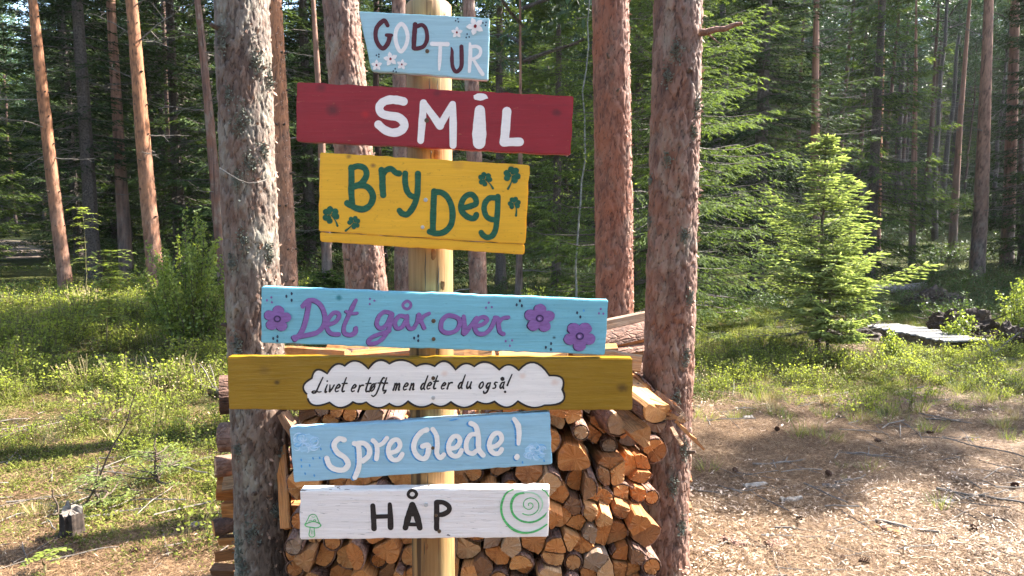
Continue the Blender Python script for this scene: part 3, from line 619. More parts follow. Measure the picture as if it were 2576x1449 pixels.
while cnt['s'] + cnt['p'] < 285 and tries < 9000:
    tries += 1
    y = 17 + 45 * r.rand() ** .8; x = r.uniform(-.80, .80) * (y + 4)
    u = 1288 + x / y * FPX
    if not clear_of_path(x, y): continue
    right = u > 1950
    dmin = .85 if right else 1.25
    if y > 40: dmin = 1.1
    if any((x - a) ** 2 + (y - b_) ** 2 < dmin ** 2 for a, b_ in placed): continue
    kind = 'p' if r.rand() < (.86 if right else .42) else 's'
    if right and y < 25: continue
    if kind == 's' and y < 22 and r.rand() < .35: kind = 'p'
    placed.append((x, y)); cnt[kind] += 1
    pr = THIN[r.randint(4)] if kind == 'p' else SPR[r.randint(4)]
    side = 'left' if u < 560 else 'middle' if u < 1760 else 'right'
    put_tree(pr, x, y, lbl(kind, u, y), ('spruces' if kind == 's' else 'thin trunks') + ' of the forest behind, ' + side + ' part', 'spruce_tree' if kind == 's' else 'pine_tree', r.uniform(.8, 1.2) if kind == 's' else r.uniform(.65, 1.15), mid=(r.rand() < .25), r=r)
DIST = True
# unseen trees added outside the picture to shade it
for i, (x, y, k_) in enumerate([(19.5, 15, 1), (16.5, 17.5, 1), (22, 19, 1), (-12, 6, 1), (-14, 9, 1), (-11.5, 12.5, 1), (11.9, 14.9, .62), (12.7, 16.8, .7), (13.6, 15.2, .62), (13, 18.8, .8), (15.5, 20, 1), (10.9, 13.4, .5)]):
    put_tree(SPR[i % 4], x, y, 'unseen spruce added just outside the picture for shade', 'unseen spruces added for shade', sc=k_, r=r)

put_tree(THIN[0], 12.4, 10.0, 'unseen pine with a thin crown added right of the picture to shade the clearing', None, 'pine_tree', .78, r=R0)  # unseen pine, placed so its crown throws soft shade on the clearing
rb = RN(5)
for i in range(16):                                   # woods closing in on the left, beyond the picture edge
    put_tree((SPR + THIN)[i % 7], -15 - 13 * rb.rand() - (i % 3) * 2, 5 + i * .95, ('spruce' if i % 7 < 4 else 'pine') + ' of the woods beyond the left edge of the picture', 'trees beyond the left picture edge', 'spruce_tree' if i % 7 < 4 else 'pine_tree', r=rb)
for i in range(17):                                   # the wood goes on behind the photographer
    an = math.radians(180 + 8 + i * 164 / 16); d_ = 6.5 + (i % 3) * 2.6 + rb.rand() * 1.2
    put_tree(SPR[i % 4], math.cos(an) * d_ * 1.1, math.sin(an) * d_ - .5, 'spruce of the wood behind the photographer', 'spruces behind the photographer', r=rb, dead=False)
# ------------------------------------------------------------------ scatter (one object each, geometry nodes)
def scatter(name, protos, pts, rot, scl, idx, label=None, kind='stuff'):
    pc = bpy.data.collections.new(name + '_sources')
    for i, me in enumerate(protos): pc.objects.link(bpy.data.objects.new('%s_source_%02d' % (name, i), me))
    me = bpy.data.meshes.new(name); me.vertices.add(len(pts)); me.vertices.foreach_set('co', np.asarray(pts, np.float32).ravel())
    a = me.attributes.new('rot', 'FLOAT_VECTOR', 'POINT'); a.data.foreach_set('vector', np.asarray(rot, np.float32).ravel())
    a = me.attributes.new('scl', 'FLOAT', 'POINT'); a.data.foreach_set('value', np.asarray(scl, np.float32))
    a = me.attributes.new('idx', 'INT', 'POINT'); a.data.foreach_set('value', np.asarray(idx, np.int32))
    ng = bpy.data.node_groups.new(name + '_nodes', 'GeometryNodeTree')
    ng.interface.new_socket('Geometry', in_out='INPUT', socket_type='NodeSocketGeometry'); ng.interface.new_socket('Geometry', in_out='OUTPUT', socket_type='NodeSocketGeometry')
    N = ng.nodes; L = ng.links; gi = N.new('NodeGroupInput'); go = N.new('NodeGroupOutput'); ip = N.new('GeometryNodeInstanceOnPoints'); ci = N.new('GeometryNodeCollectionInfo')
    ci.inputs['Collection'].default_value = pc; ci.inputs['Separate Children'].default_value = True; ci.inputs['Reset Children'].default_value = True
    def at(nm, t):
        n = N.new('GeometryNodeInputNamedAttribute'); n.data_type = t; n.inputs['Name'].default_value = nm; return n.outputs['Attribute']
    e = N.new('FunctionNodeEulerToRotation'); L.new(at('rot', 'FLOAT_VECTOR'), e.inputs[0])
    L.new(gi.outputs[0], ip.inputs['Points']); L.new(ci.outputs[0], ip.inputs['Instance']); ip.inputs['Pick Instance'].default_value = True
    L.new(at('idx', 'INT'), ip.inputs['Instance Index']); L.new(e.outputs[0], ip.inputs['Rotation']); L.new(at('scl', 'FLOAT'), ip.inputs['Scale']); L.new(ip.outputs[0], go.inputs[0])
    o = mobj(name, me); tag(o, label, None, None, kind); md = o.modifiers.new('scatter', 'NODES'); md.node_group = ng
    return o
def leaf_clump(seed, n, rad, h, ll, lw, mat_l, mat_s, stems=14):
    r = RN(seed); g = Geo(); s = Geo()
    for k in range(stems):
        a = r.rand() * 6.28; q = rad * math.sqrt(r.rand()); b0 = np.array([math.cos(a) * q * .6, math.sin(a) * q * .6, -.02]); b1 = np.array([math.cos(a) * q * 1.2, math.sin(a) * q * 1.2, h * r.uniform(.6, 1.05)])
        pts = wiggle(b0, b1, 5, .008, r); m = n // stems; t = r.uniform(.35, 1.0, m)
        O = np.stack([np.interp(t, np.linspace(0, 1, 5), pts[:, c]) for c in range(3)], 1) + r.randn(m, 3) * .018
        D = r.randn(m, 3); D[:, 2] = abs(D[:, 2]) * .4; g.blades(O, D, r.uniform(.7, 1.2, m) * ll, lw, r.randn(m, 3) * .5 + [0, 0, 1], np.clip(.25 + .5 * t + r.randn(m) * .22, 0, 1), mid=.5)
        s.tube(pts, .0016, 3, cap=False)
    g2 = Geo(); nv = 0
    V = np.concatenate(g.v + s.v); F = np.concatenate([q for q in g.q] + [q + g.n for q in s.q])
    A = np.concatenate(g.a + s.a); me = np_mesh('clump', V, F, mat_l, False, {'tint': A}); me.materials.append(mat_s)
    ns = sum(len(q) for q in s.q); mi = np.zeros(len(me.polygons), np.int32); mi[-ns:] = 1; me.polygons.foreach_set('material_index', mi); return me
rr0 = RN(31); n_ = 900; xs_ = rr0.uniform(-105, 105, n_); ys_ = rr0.uniform(64, 112, n_)
scatter('distant_forest', [q['crown'] for q in SPR], np.stack([xs_, ys_, terrain(xs_, ys_) - .5], 1), np.stack([xs_ * 0, xs_ * 0, rr0.rand(n_) * 6], 1), rr0.uniform(1.0, 1.5, n_), rr0.randint(0, 4, n_))
BL = [leaf_clump(500, 130, .13, .22, .024, .018, M['bilberry'], M['stem']), leaf_clump(501, 90, .14, .19, .022, .016, M['bilberry'], M['stem']), leaf_clump(502, 170, .15, .14, .015, .010, M['bilberry_dark'], M['stem'], 20), leaf_clump(503, 60, .15, .24, .020, .013, M['drygrass'], M['drygrass'], 26), leaf_clump(504, 110, .13, .26, .027, .020, M['bilberry'], M['stem'], 16)]
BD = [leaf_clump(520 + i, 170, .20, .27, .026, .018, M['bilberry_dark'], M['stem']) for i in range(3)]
def tuft(seed, n, h, w, rad, mat):
    r = RN(seed); a = r.rand(n) * 6.28; q = rad * np.sqrt(r.rand(n)); O = np.stack([np.cos(a) * q, np.sin(a) * q, q * 0], 1); D = np.stack([np.cos(a) * .5 + r.randn(n) * .3, np.sin(a) * .5 + r.randn(n) * .3, np.ones(n)], 1)
    g = Geo(); g.blades(O, D, h * r.uniform(.5, 1.1, n), w, np.stack([np.cos(a), np.sin(a), a * 0], 1), r.rand(n), mid=.3); return g.mesh('tuft', mat)
GT = [tuft(540 + i, 36, .13, .0035, .06, M['grass']) for i in range(3)] + [tuft(550, 50, .14, .004, .05, M['drygrass'])]
def mat_patch(seed, n, rad, l, w, mat, flat=.25, lift=.006, tint=None):
    r = RN(seed); a = r.rand(n) * 6.28; q = rad * np.sqrt(r.rand(n)); O = np.stack([np.cos(a) * q, np.sin(a) * q, r.rand(n) * lift], 1); b = r.rand(n) * 6.28
    D = np.stack([np.cos(b), np.sin(b), r.randn(n) * flat], 1); g = Geo(); g.blades(O, D, r.uniform(l[0], l[1], n), r.uniform(w[0], w[1], n), r.randn(n, 3) * .25 + [0, 0, 1], (r.beta(2, 2.4, n) if tint is None else r.uniform(*tint, n)), mid=.5); return g.mesh('patch', mat)
LT = [mat_patch(560 + i, 420, .22, (.03, .06), (.0014, .0026), M['litter'], .16, .012) for i in range(3)]
CH = [mat_patch(570 + i, 30, .24, (.012, .05), (.003, .008), M['litter'], .28, .022, (.0, 1.)) for i in range(4)]
MO = [mat_patch(580 + i, 260, .16, (.012, .03), (.006, .01), M['moss'], .9, .02) for i in range(2)]
def twigs(seed):
    r = RN(seed); g = Geo()
    for i in range(5):
        a = r.rand() * 6.28; c = r.randn(3) * [.15, .15, 0]; l = r.uniform(.05, .2); d = np.array([math.cos(a), math.sin(a), r.randn() * .05]) * l
        g.tube(wiggle(c - d + [0, 0, .012], c + d + [0, 0, .012], 4, .006, r), r.uniform(.0015, .004), 4)
    return g.mesh('twigs', M['deadtwig'])
TW = [twigs(590 + i) for i in range(4)]
def sample(n, x0, x1, y0, y1, dens, seed, pw=1.0, wide=.76, ex=1.2):
    r = RN(seed); y = y0 + (y1 - y0) * r.rand(n) ** pw; wdt = x1 - x0
    x = x0 + wdt * r.rand(n)
    if callable(dens): k = r.rand(n) < dens(x, y); x = x[k]; y = y[k]
    vis = np.abs(x) < wide * y + ex; x = x[vis]; y = y[vis]
    return np.stack([x, y, terrain(x, y)], 1), r
def in_stack(x, y): return ((x > -1.3) & (x < .62) & (y > 2.78) & (y < 3.5))
def d_bil(x, y):
    c = fbm(x * 1.3, y * 1.3, 31)
    L_ = sstep(-.9, -1.5, x) * (sstep(3.6, 5.4, y) * .85 + .22 * sstep(3.0, 3.6, y)) * sstep(.42, .52, c + .08 * sstep(4.5, 6.5, y))
    R_ = sstep(-1.2, -.6, x) * sstep(5.6, 7.4, y + 2.5 * (c - .5)) * sstep(.42, .52, c + .06) * (1 - .9 * sstep(8.5, 9.6, y + (c - .5)))
    R_ = R_ * (1 - .55 * sstep(2.0, 3.6, x) * sstep(8.0, 6.5, y))
    return np.clip(np.maximum(L_, R_), 0, 1) * (1 - path_mask(x, y))
p, r = sample(17000, -9, 10, 3.0, 13.5, d_bil, 1)
scatter('bilberry_ground_cover', BL, p, np.stack([r.randn(len(p)) * .15, r.randn(len(p)) * .15, r.rand(len(p)) * 6.28], 1), r.uniform(.45, 1.25, len(p)) * np.where(p[:, 0] > 0, .72, 1) * (.5 + .4 * sstep(4, 8, p[:, 1]) + .9 * np.clip(fbm(p[:, 0] * 1.8, p[:, 1] * 1.8, 61) - .35, 0, 1) * 1.6), r.choice(5, len(p), p=[.36, .22, .17, .04, .21]))
p, r = sample(15000, -42, 42, 10.5, 48, lambda x, y: np.clip(sstep(.40, .52, fbm(x * .8, y * .8, 32))*.8 * (1 - path_mask(x, y)) * (1 - .8 * sstep(-.60, -.64, x / y) * sstep(-.76, -.72, x / y) * sstep(12, 15, y)), 0, 1), 2, 1.5, 1.0, 4)
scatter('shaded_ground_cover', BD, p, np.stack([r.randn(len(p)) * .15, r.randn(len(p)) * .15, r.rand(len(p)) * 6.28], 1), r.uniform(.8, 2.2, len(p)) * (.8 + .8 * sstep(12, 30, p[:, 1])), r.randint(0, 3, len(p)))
def d_grass(x, y):
    c = fbm(x * 1.7, y * 1.7, 41)
    return np.clip(sstep(.45, .6, c + .12 * sstep(1.5, 4, x)) * sstep(5.2, 7.2, y + 3.0 * (c - .5)) * .75 + .25 * sstep(.5, .65, c) * sstep(-1, -2, x) * sstep(3, 4, y) + .05 * sstep(.5, .6, c), 0, 1)
p, r = sample(12000, -8, 9, 2.6, 11.5, d_grass, 3)
scatter('grass', GT, p, np.stack([r.randn(len(p)) * .12, r.randn(len(p)) * .12, r.rand(len(p)) * 6.28], 1), r.uniform(.3, 1.15, len(p)) ** 1.3, np.where(r.rand(len(p)) < .2, 3, r.randint(0, 3, len(p))))
p, r = sample(15000, -7, 8, 1.9, 9.5, lambda x, y: .15 + .85 * (1 - .8 * moss_mask(x, y)), 4)
scatter('needle_litter', LT, p + [0, 0, .004], np.stack([r.randn(len(p)) * .05, r.randn(len(p)) * .05, r.rand(len(p)) * 6.28], 1), r.uniform(.6, 1.1, len(p)), r.randint(0, 3, len(p)))
p, r = sample(9000, -7, 8, 1.9, 9, lambda x, y: (.10 + .9 * (1 - .85 * moss_mask(x, y))) * sstep(.25, .6, fbm(x * 1.5, y * 1.5, 77)), 5)
scatter('bark_chips', CH, p + [0, 0, .010], np.stack([r.randn(len(p)) * .06, r.randn(len(p)) * .06, r.rand(len(p)) * 6.28], 1), r.uniform(.35, 1.15, len(p)), r.randint(0, 4, len(p)))
p, r = sample(600, -7, 8, 1.9, 11, None, 6)
def chip_patch(seed, n, rad, l, w, mat):
    r = RN(seed); a = r.rand(n) * 6.28; q = rad * np.sqrt(r.rand(n)); g = Geo(); b = r.rand(n) * 6.28
    C = np.stack([np.cos(a) * q, np.sin(a) * q, .004 + r.rand(n) * .012], 1); D = np.stack([np.cos(b), np.sin(b), r.randn(n) * .12], 1); Sv = np.stack([-np.sin(b), np.cos(b), r.randn(n) * .3], 1)
    L_ = (l[0] + (l[1] - l[0]) * r.rand(n) ** 2.5)[:, None] / 2; W_ = (w[0] + (w[1] - w[0]) * r.rand(n) ** 2)[:, None] / 2; jit = lambda: r.uniform(.6, 1.1, (n, 1))
    V = np.stack([C - D * L_ * jit() - Sv * W_ * jit(), C + D * L_ * jit() - Sv * W_ * jit(), C + D * L_ * jit() + Sv * W_ * jit(), C - D * L_ * jit() + Sv * W_ * jit()], 1).reshape(-1, 3)
    g.add(V, Q=np.arange(n * 4).reshape(-1, 4), a=np.repeat(r.beta(1.2, 1.2, n), 4)); return g.mesh('patch', mat)
WC = [chip_patch(610 + i, 46, .26, (.006, .07), (.003, .016), M['stumpchip']) for i in range(3)]
pw, rw = sample(2600, .6, 7, 1.9, 8, lambda x, y: sstep(.30, .55, fbm(x * 1.4, y * 1.4, 88)) * (.25 + .75 * sstep(5.0, 3.6, y)) * (1 - moss_mask(x, y)), 15)
scatter('wood_chips', WC, pw + [0, 0, .014], np.stack([rw.randn(len(pw)) * .1, rw.randn(len(pw)) * .1, rw.rand(len(pw)) * 6.28], 1), rw.uniform(.4, 1.1, len(pw)), rw.randint(0, 3, len(pw)))
scatter('fallen_twigs', TW, p + [0, 0, .006], np.stack([r.randn(len(p)) * .06, r.randn(len(p)) * .06, r.rand(len(p)) * 6.28], 1), r.uniform(.5, 1.4, len(p)), r.randint(0, 4, len(p)))
p, r = sample(16000, -8, 9, 3.2, 13, lambda x, y: moss_mask(x, y) * sstep(.35, .55, fbm(x * 2, y * 2, 55)), 7)
scatter('moss', MO, p, np.stack([r.randn(len(p)) * .1, r.randn(len(p)) * .1, r.rand(len(p)) * 6.28], 1), r.uniform(.6, 1.3, len(p)), r.randint(0, 2, len(p)))

# ------------------------------------------------------------------ post
YF = 1.845                                            # front plane of the boards
POLE_Y = YF + .032 + .060
def build_pole():
    top = P(1078, 16, POLE_Y); bot = P(1090, 1400, POLE_Y); d = (top - bot) / (top.z - bot.z)
    base = bot + d * (0 - bot.z); H = top.z; g = Geo(); r = RN(9)
    z = np.concatenate([np.linspace(-.3, H, 60), [H + .008, H + .016, H + .021]]); rad = np.full(len(z), .0575); rad[-3:] = [.050, .034, .012]
    n = 40; th = np.arange(n) * 2 * np.pi / n; Z, T = np.meshgrid(z, th, indexing='ij')
    Rr = rad[:, None] * (1 + .010 * np.sin(2 * T + Z) + .006 * np.sin(5 * T + Z * 2)) 
    V = np.stack([Rr * np.cos(T) + d.x * Z, Rr * np.sin(T) + d.y * Z, Z], -1).reshape(-1, 3)
    i = np.arange(len(z) - 1)[:, None] * n; j = np.arange(n)[None]; Q = np.stack([i + j, i + (j + 1) % n, i + n + (j + 1) % n, i + n + j], -1).reshape(-1, 4)
    V = np.vstack([V, [[d.x * z[-1], d.y * z[-1], z[-1] + .003]]]); k = len(z) * n; T3 = [[k - n + q, k - n + (q + 1) % n, k] for q in range(n)]
    me = np_mesh('post', V, [Q, np.array(T3)], M['pole'], True)
    o = mobj('wooden_post', me, None, base); tag(o, 'round yellowish timber post with rounded top that carries all the painted boards', 'post')
    # drying cracks and knots
    for (u, v0, v1, wd) in ((1082, 30, 60, .0022), (1120, 25, 60, .001), (1080, 195, 260, .002), (1101, 195, 260, .0014), (1084, 375, 405, .002), (1070, 628, 740, .0022), (1103, 668, 738, .0028), (1068, 1360, 1449, .002), (1075, 1190, 1225, .002), (1058, 1360, 1400, .0012), (1100, 880, 892, .002)):
        g = Geo()
        for q in range(6):
            pass
        pts = []
        for q in range(8):
            v = v0 + (v1 - v0) * q / 7; c = P(u + r.randn() * .7, v, YF + .07); axx = base.x + d.x * c.z; rx = c.x - axx; yy = POLE_Y + d.y * c.z - math.sqrt(max(.0001, .0577 ** 2 - rx * rx)); c2 = P(u + r.randn() * .5, v, yy - .0006); pts.append(c2 - base)
        g.tube(np.array([[p_.x, p_.y, p_.z] for p_ in pts]), np.array([.1, .7, 1, 1, 1, .9, .6, .1]) * wd * .5, 4); mobj('crack', g.mesh('crack', M['p_black']), o)
    for (u, v, s) in ((1088, 640, .014), (1112, 718, .010), (1075, 1375, .012), (1095, 390, .011)):
        c = P(u, v, YF + .07); rx = c.x - base.x - d.x * c.z; yy = POLE_Y - math.sqrt(max(.0001, .0577 ** 2 - rx * rx)); c = P(u, v, yy - .0002) - base
        th = np.arange(14) * 2 * np.pi / 14; V = [[0, -.0012, 0]] + [[math.cos(t) * s * .72 * (1 + .1 * r.randn()), .0012 + .5 * (math.cos(t) * s) ** 2 / .058, math.sin(t) * s * 1.2 * (1 + .1 * r.randn())] for t in th]
        g = Geo(); g.add(np.array(V) + np.array(c), T=[[0, q + 1, (q + 1) % 14 + 1] for q in range(14)]); mobj('knot', g.mesh('knot', M['knot']), o)
M['knot'] = m_twig('wood_knot', (.10, .04, .015), (.27, .13, .05))
build_pole()
# ------------------------------------------------------------------ painted boards
def crop(x0, y0, s):                                   # photograph detail coordinates -> 2576 px picture
    def f(x, y): return ((x0 + x * s) / 1.490683, (y0 + y * s) / 1.490683)
    return f
def cat(pts, closed=False, k=6):
    p = np.asarray(pts, float); n = len(p)
    if n < 3: t = np.linspace(0, 1, 5)[:, None]; return p[:1] * (1 - t) + p[-1:] * t
    out = []; rng = range(n) if closed else range(n - 1)
    g = (lambda i: p[i % n]) if closed else (lambda i: p[min(max(i, 0), n - 1)])
    for i in rng:
        a, b, c, d = g(i - 1), g(i), g(i + 1), g(i + 2)
        for t in np.arange(k) / k: out.append(.5 * (2 * b + (c - a) * t + (2 * a - 5 * b + 4 * c - d) * t * t + (3 * b - a - 3 * c + d) * t ** 3))
    out.append(p[0] if closed else p[-1]); return np.array(out)
class Board:
    def __init__(s, corners, f, mats, thick, label, cat_='sign', yf=YF, parts=None, bev=.0025, extra=None):
        s.f = f; s.yf = yf; s.r = RN(len(label)); C = [P(*f(*c), yf) for c in corners]
        ctr = sum(C, Vector()) / 4; s.o = Vector((ctr.x, yf, ctr.z)); s.root = empty('painted_sign', s.o)
        tag(s.root, label, cat_, 'painted boards on the sign post'); s.plank(C, mats, thick, bev); s.layer = 0
        s.cx = [P(*f(*c), yf) for c in corners]
    def plank(s, C, mat, thick, bev=.0025, dy=0, name='board'):
        pts = []
        for a, b in zip(C, C[1:] + C[:1]):
            n = max(2, int((b - a).length / .02)); d = (b - a).normalized(); nn = Vector((d.z, 0, -d.x))
            for q in range(n): pts.append(a.lerp(b, q / n) + nn * (s.r.randn() * .0008 if q else 0))
        bm = bmesh.new(); fr = [bm.verts.new((p.x - s.o.x, dy, p.z - s.o.z)) for p in pts]; bk = [bm.verts.new((p.x - s.o.x, dy + thick, p.z - s.o.z)) for p in pts]
        n = len(pts); bm.faces.new(fr); bm.faces.new(bk[::-1])
        for q in range(n): bm.faces.new((fr[q], bk[q], bk[(q + 1) % n], fr[(q + 1) % n]))
        bmesh.ops.recalc_face_normals(bm, faces=bm.faces); bm.normal_update()
        es = [e for e in bm.edges if len(e.link_faces) == 2 and e.calc_face_angle() > .6]
        bmesh.ops.bevel(bm, geom=es, offset=bev, segments=2, affect='EDGES')
        me = bpy.data.meshes.new(name); bm.to_mesh(me); bm.free(); me.materials.append(mat)
        return mobj(name, me, s.root)
    def loc(s, x, y):
        p = P(*s.f(x, y), s.yf); return p.x - s.o.x, p.z - s.o.z
    def px(s): return s.f(1, 0)[0] - s.f(0, 0)[0]
    def k(s): return s.px() / FPX * s.yf                # metres per detail pixel
    def ribbon(s, g, pts, w, closed=False, smooth=True, jit=.10, k=6, butt=False):
        p = cat(pts, closed, k) if smooth else np.asarray(pts, float)
        q = np.array([s.loc(*a) for a in p]); n = len(q)
        w = np.broadcast_to(w, (len(pts),)) if np.ndim(w) else np.full(len(pts), w)
        if closed: w = np.append(w, w[0])
        W = np.interp(np.linspace(0, 1, n), np.linspace(0, 1, len(w)), w) * s.k() / 2
        W = W * (1 + jit * (vnoise(np.arange(n) * .45, np.full(n, s.layer + .5), len(g.v) + 3) - .5) * 2)
        T = np.gradient(q, axis=0)
        if closed: T[0] = T[-1] = q[1] - q[-2]
        T /= np.linalg.norm(T, axis=1)[:, None] + 1e-9; N = np.stack([-T[:, 1], T[:, 0]], 1)
        y0 = -.0006 - s.layer * .00022; yy = y0 - np.linspace(0, .00016, n); s.layer = (s.layer + 1) % 9
        A = q + N * W[:, None]; B = q - N * W[:, None]
        V = [np.stack([A[:, 0], yy, A[:, 1]], 1), np.stack([B[:, 0], yy, B[:, 1]], 1)]
        i = np.arange(n - 1); Q = np.stack([i, i + 1, n + i + 1, n + i], 1); T3 = []
        V = np.concatenate(V)
        if not closed and not butt:
            for (c, t, ww, y, sgn) in ((q[0], -T[0], W[0], yy[0] + .00005, 1), (q[-1], T[-1], W[-1], yy[-1] - .00005, 1)):
                b0 = len(V); m = 9; a0 = math.atan2(t[1], t[0]) + np.linspace(-math.pi / 2, math.pi / 2, m)
                cap = np.stack([c[0] + np.cos(a0) * ww, np.full(m, y), c[1] + np.sin(a0) * ww], 1); V = np.vstack([V, [[c[0], y, c[1]]], cap])
                T3 += [[b0, b0 + 1 + z, b0 + 2 + z] for z in range(m - 1)]
        g.add(V, Q=Q, T=T3)
    def blob(s, g, x, y, rx, ry=None, rot=0, n=16, jit=.06, lift=0):
        ry = ry or rx; a = np.arange(n) * 2 * np.pi / n; rr = 1 + jit * s.r.randn(n); cx, cz = s.loc(x, y); kk = s.k()
        X_ = np.cos(a) * rx * rr * kk; Z_ = np.sin(a) * ry * rr * kk; c, sn = math.cos(rot), math.sin(rot)
        y0 = -.0007 - s.layer * .00022 - lift; s.layer = (s.layer + 1) % 9
        V = np.vstack([[[cx, y0, cz]], np.stack([cx + X_ * c - Z_ * sn, np.full(n, y0), cz + X_ * sn + Z_ * c], 1)])
        g.add(V, T=[[0, 1 + q, 1 + (q + 1) % n] for q in range(n)])
    def part(s, name, g, mat, parent=None): return mobj(name, g.mesh(name, mat), parent or s.root)
    def letter(s, mat, *strokes, shadow=None, smat=None, name='letter', hi=None):
        if shadow:
            g = Geo(); s.layer = 0
            for st in strokes: s.ribbon(g, [(x + shadow[0], y + shadow[1]) for x, y in st[1]], st[0], *st[2:3])
            sh = s.part('letter_shadow', g, smat); sh.location.y = .0004
        g = Geo(); s.layer = 2 if shadow else 0
        for st in strokes: s.ribbon(g, st[1], st[0], *(st[2:] if len(st) > 2 else ()))
        o = s.part(name, g, mat)
        if shadow: sh.parent = o; o.location.y = -.0006; sh.location.y = .0012
        return o
    def screw(s, x, y, r_=.0042, mat='steel'):
        g = Geo(); cx, cz = s.loc(x, y); n = 16; a = np.arange(n) * 2 * np.pi / n
        ring = lambda rr, yy: np.stack([cx + np.cos(a) * rr, np.full(n, yy), cz + np.sin(a) * rr], 1)
        V = np.vstack([ring(r_, -.0002), ring(r_ * .92, -.003), ring(r_ * .45, -.0034), ring(r_ * .40, -.0020), [[cx, -.0018, cz]]]); Q = []; T3 = []
        for L_ in range(3): Q += [[L_ * n + q, L_ * n + (q + 1) % n, (L_ + 1) * n + (q + 1) % n, (L_ + 1) * n + q] for q in range(n)]
        T3 = [[3 * n + q, 3 * n + (q + 1) % n, 4 * n] for q in range(n)]; g.add(V, Q=Q, T=T3); s.part('screw', g, M[mat])
    def wx(s, x, y): p = P(*s.f(x, y), s.yf); return p.x, p.z
def kn(f, x, y, r_, c, am=.8): p = P(*f(x, y), YF); return (p.x, p.z, r_, c, am)
# GOD TUR
f = crop(1300, 0, 600 / 2576)
m = m_paint('pale_blue_board', (.345, .52, .56), streak=.10, dirt=.15, rough=.45)
B = Board([(188, 178), (2305, 288), (2275, 1290), (402, 1145)], f, m, .022, 'pale blue board lettered GOD TUR with small white flowers, topmost on the post')
a = M['p_maroon']; b = M['p_cream']
B.letter(a, ([62, 72, 72, 72, 70, 72, 70, 66, 70, 74, 72], [(660, 410), (610, 335), (540, 375), (482, 455), (465, 560), (482, 660), (530, 745), (590, 780), (650, 720), (685, 640), (690, 580)]), (52, [(642, 566), (724, 568)]))
B.letter(b, (62, [(880, 385), (940, 440), (975, 530), (982, 620), (955, 730), (905, 810), (865, 828), (820, 760), (790, 650), (788, 540), (815, 450)], True))
B.letter(a, (76, [(1103, 395), (1095, 500), (1085, 640), (1082, 770)]), (62, [(1140, 425), (1210, 402), (1270, 455), (1295, 560), (1288, 660), (1240, 745), (1160, 778), (1095, 785)]))
B.letter(b, (68, [(1375, 705), (1500, 710), (1625, 712)]), ([50, 60, 55, 30], [(1508, 730), (1505, 850), (1498, 1000), (1490, 1125)]))
B.letter(a, ([20, 50, 60, 62, 64, 66, 68, 68, 62], [(1682, 765), (1698, 830), (1695, 950), (1706, 1070), (1750, 1150), (1805, 1135), (1848, 1060), (1852, 900), (1848, 750)]))
B.letter(b, ([36, 60, 62, 50], [(1983, 700), (1992, 800), (1988, 950), (1975, 1150)]), (52, [(2005, 755), (2090, 748), (2150, 790), (2150, 865), (2105, 920), (2030, 955)]), ([40, 56, 62, 56], [(2050, 975), (2108, 1070), (2155, 1145), (2190, 1195)]))
def star(B, x, y, r_, mat, cm, ph, pet=5):
    g = Geo()
    for k in range(pet):
        an = ph + k * 2 * math.pi / pet; c = math.cos(an); s_ = math.sin(an)
        B.ribbon(g, [(x, y), (x + c * r_ * .3, y - s_ * r_ * .3), (x + c * r_ * .62, y - s_ * r_ * .62), (x + c * r_ * .85, y - s_ * r_ * .85)], [r_ * .25, r_ * .5, r_ * .55, r_ * .22])
    o = B.part('flower', g, mat); g = Geo(); B.layer = 8; B.blob(g, x, y, r_ * .16, r_ * .18); B.part('flower_centre', g, cm, o).location.y = -.0003
M['p_red'] = m_plain('red_paint', (.22, .008, .01))
for (x, y, r_, ph) in ((2070, 425, 150, 1.95), (1775, 525, 98, 1.55), (708, 950, 120, 1.75), (484, 1052, 95, 1.6), (890, 1040, 90, 1.4)): star(B, x, y, r_, b, M['p_red'], ph)
for t in ([(1790, 302), (1755, 333), (1800, 352)], [(2193, 372), (2245, 362), (2235, 412)], [(1940, 552), (1973, 598), (1925, 606)], [(480, 890), (520, 876), (519, 916)], [(783, 1108), (753, 1148), (798, 1160)]):
    for (x, y) in t: g = Geo(); B.blob(g, x, y, 12, 14); B.part('paint_dot', g, M['p_navy'])
B.screw(1298, 825, .0050, 'rust')
# SMIL
f = crop(1080, 290, 1100 / 2576)
m = m_paint('crimson_board', (.27, .008, .016), streak=.35, wear=.05, wearcol=(.35, .10, .05), knots=[kn(f, 390, 290, .022, (.06, .008, .01), .75), kn(f, 290, 90, .016, (.08, .008, .01), .6), kn(f, 2360, 310, .014, (.07, .008, .01), .7), kn(f, 1310, 140, .014, (.09, .008, .015), .5), kn(f, 680, 325, .014, (.42, .008, .01), .8)], rough=.42)
B = Board([(76, 42), (2508, 165), (2482, 683), (72, 560)], f, m, .030, 'deep red board with SMiL in large off-white letters, second from the top')
b = M['p_cream']
B.letter(b, (72, [(1015, 212), (960, 200), (890, 198), (830, 222), (802, 268), (825, 318), (890, 338), (960, 348), (1008, 382), (1022, 430), (985, 472), (920, 486), (850, 462), (795, 415)]))
B.letter(b, ([58, 64, 60], [(1165, 555), (1178, 400), (1190, 225)]), ([52, 62, 70], [(1190, 225), (1268, 330), (1335, 425)]), ([60, 60, 50], [(1335, 425), (1395, 320), (1445, 235)]), ([52, 66, 60], [(1448, 235), (1450, 400), (1450, 598)]))
B.letter(b, ([88, 108, 122, 108], [(1685, 290), (1682, 400), (1680, 500), (1679, 575)], False, True, .05, 6)); g = Geo(); B.blob(g, 1689, 172, 62, 29); B.part('letter_dot', g, b)
B.letter(b, (78, [(1922, 300), (1912, 430), (1900, 565)]), (72, [(1895, 570), (1960, 568), (2035, 567)]))
B.screw(1218, 378, .0058, 'rust')
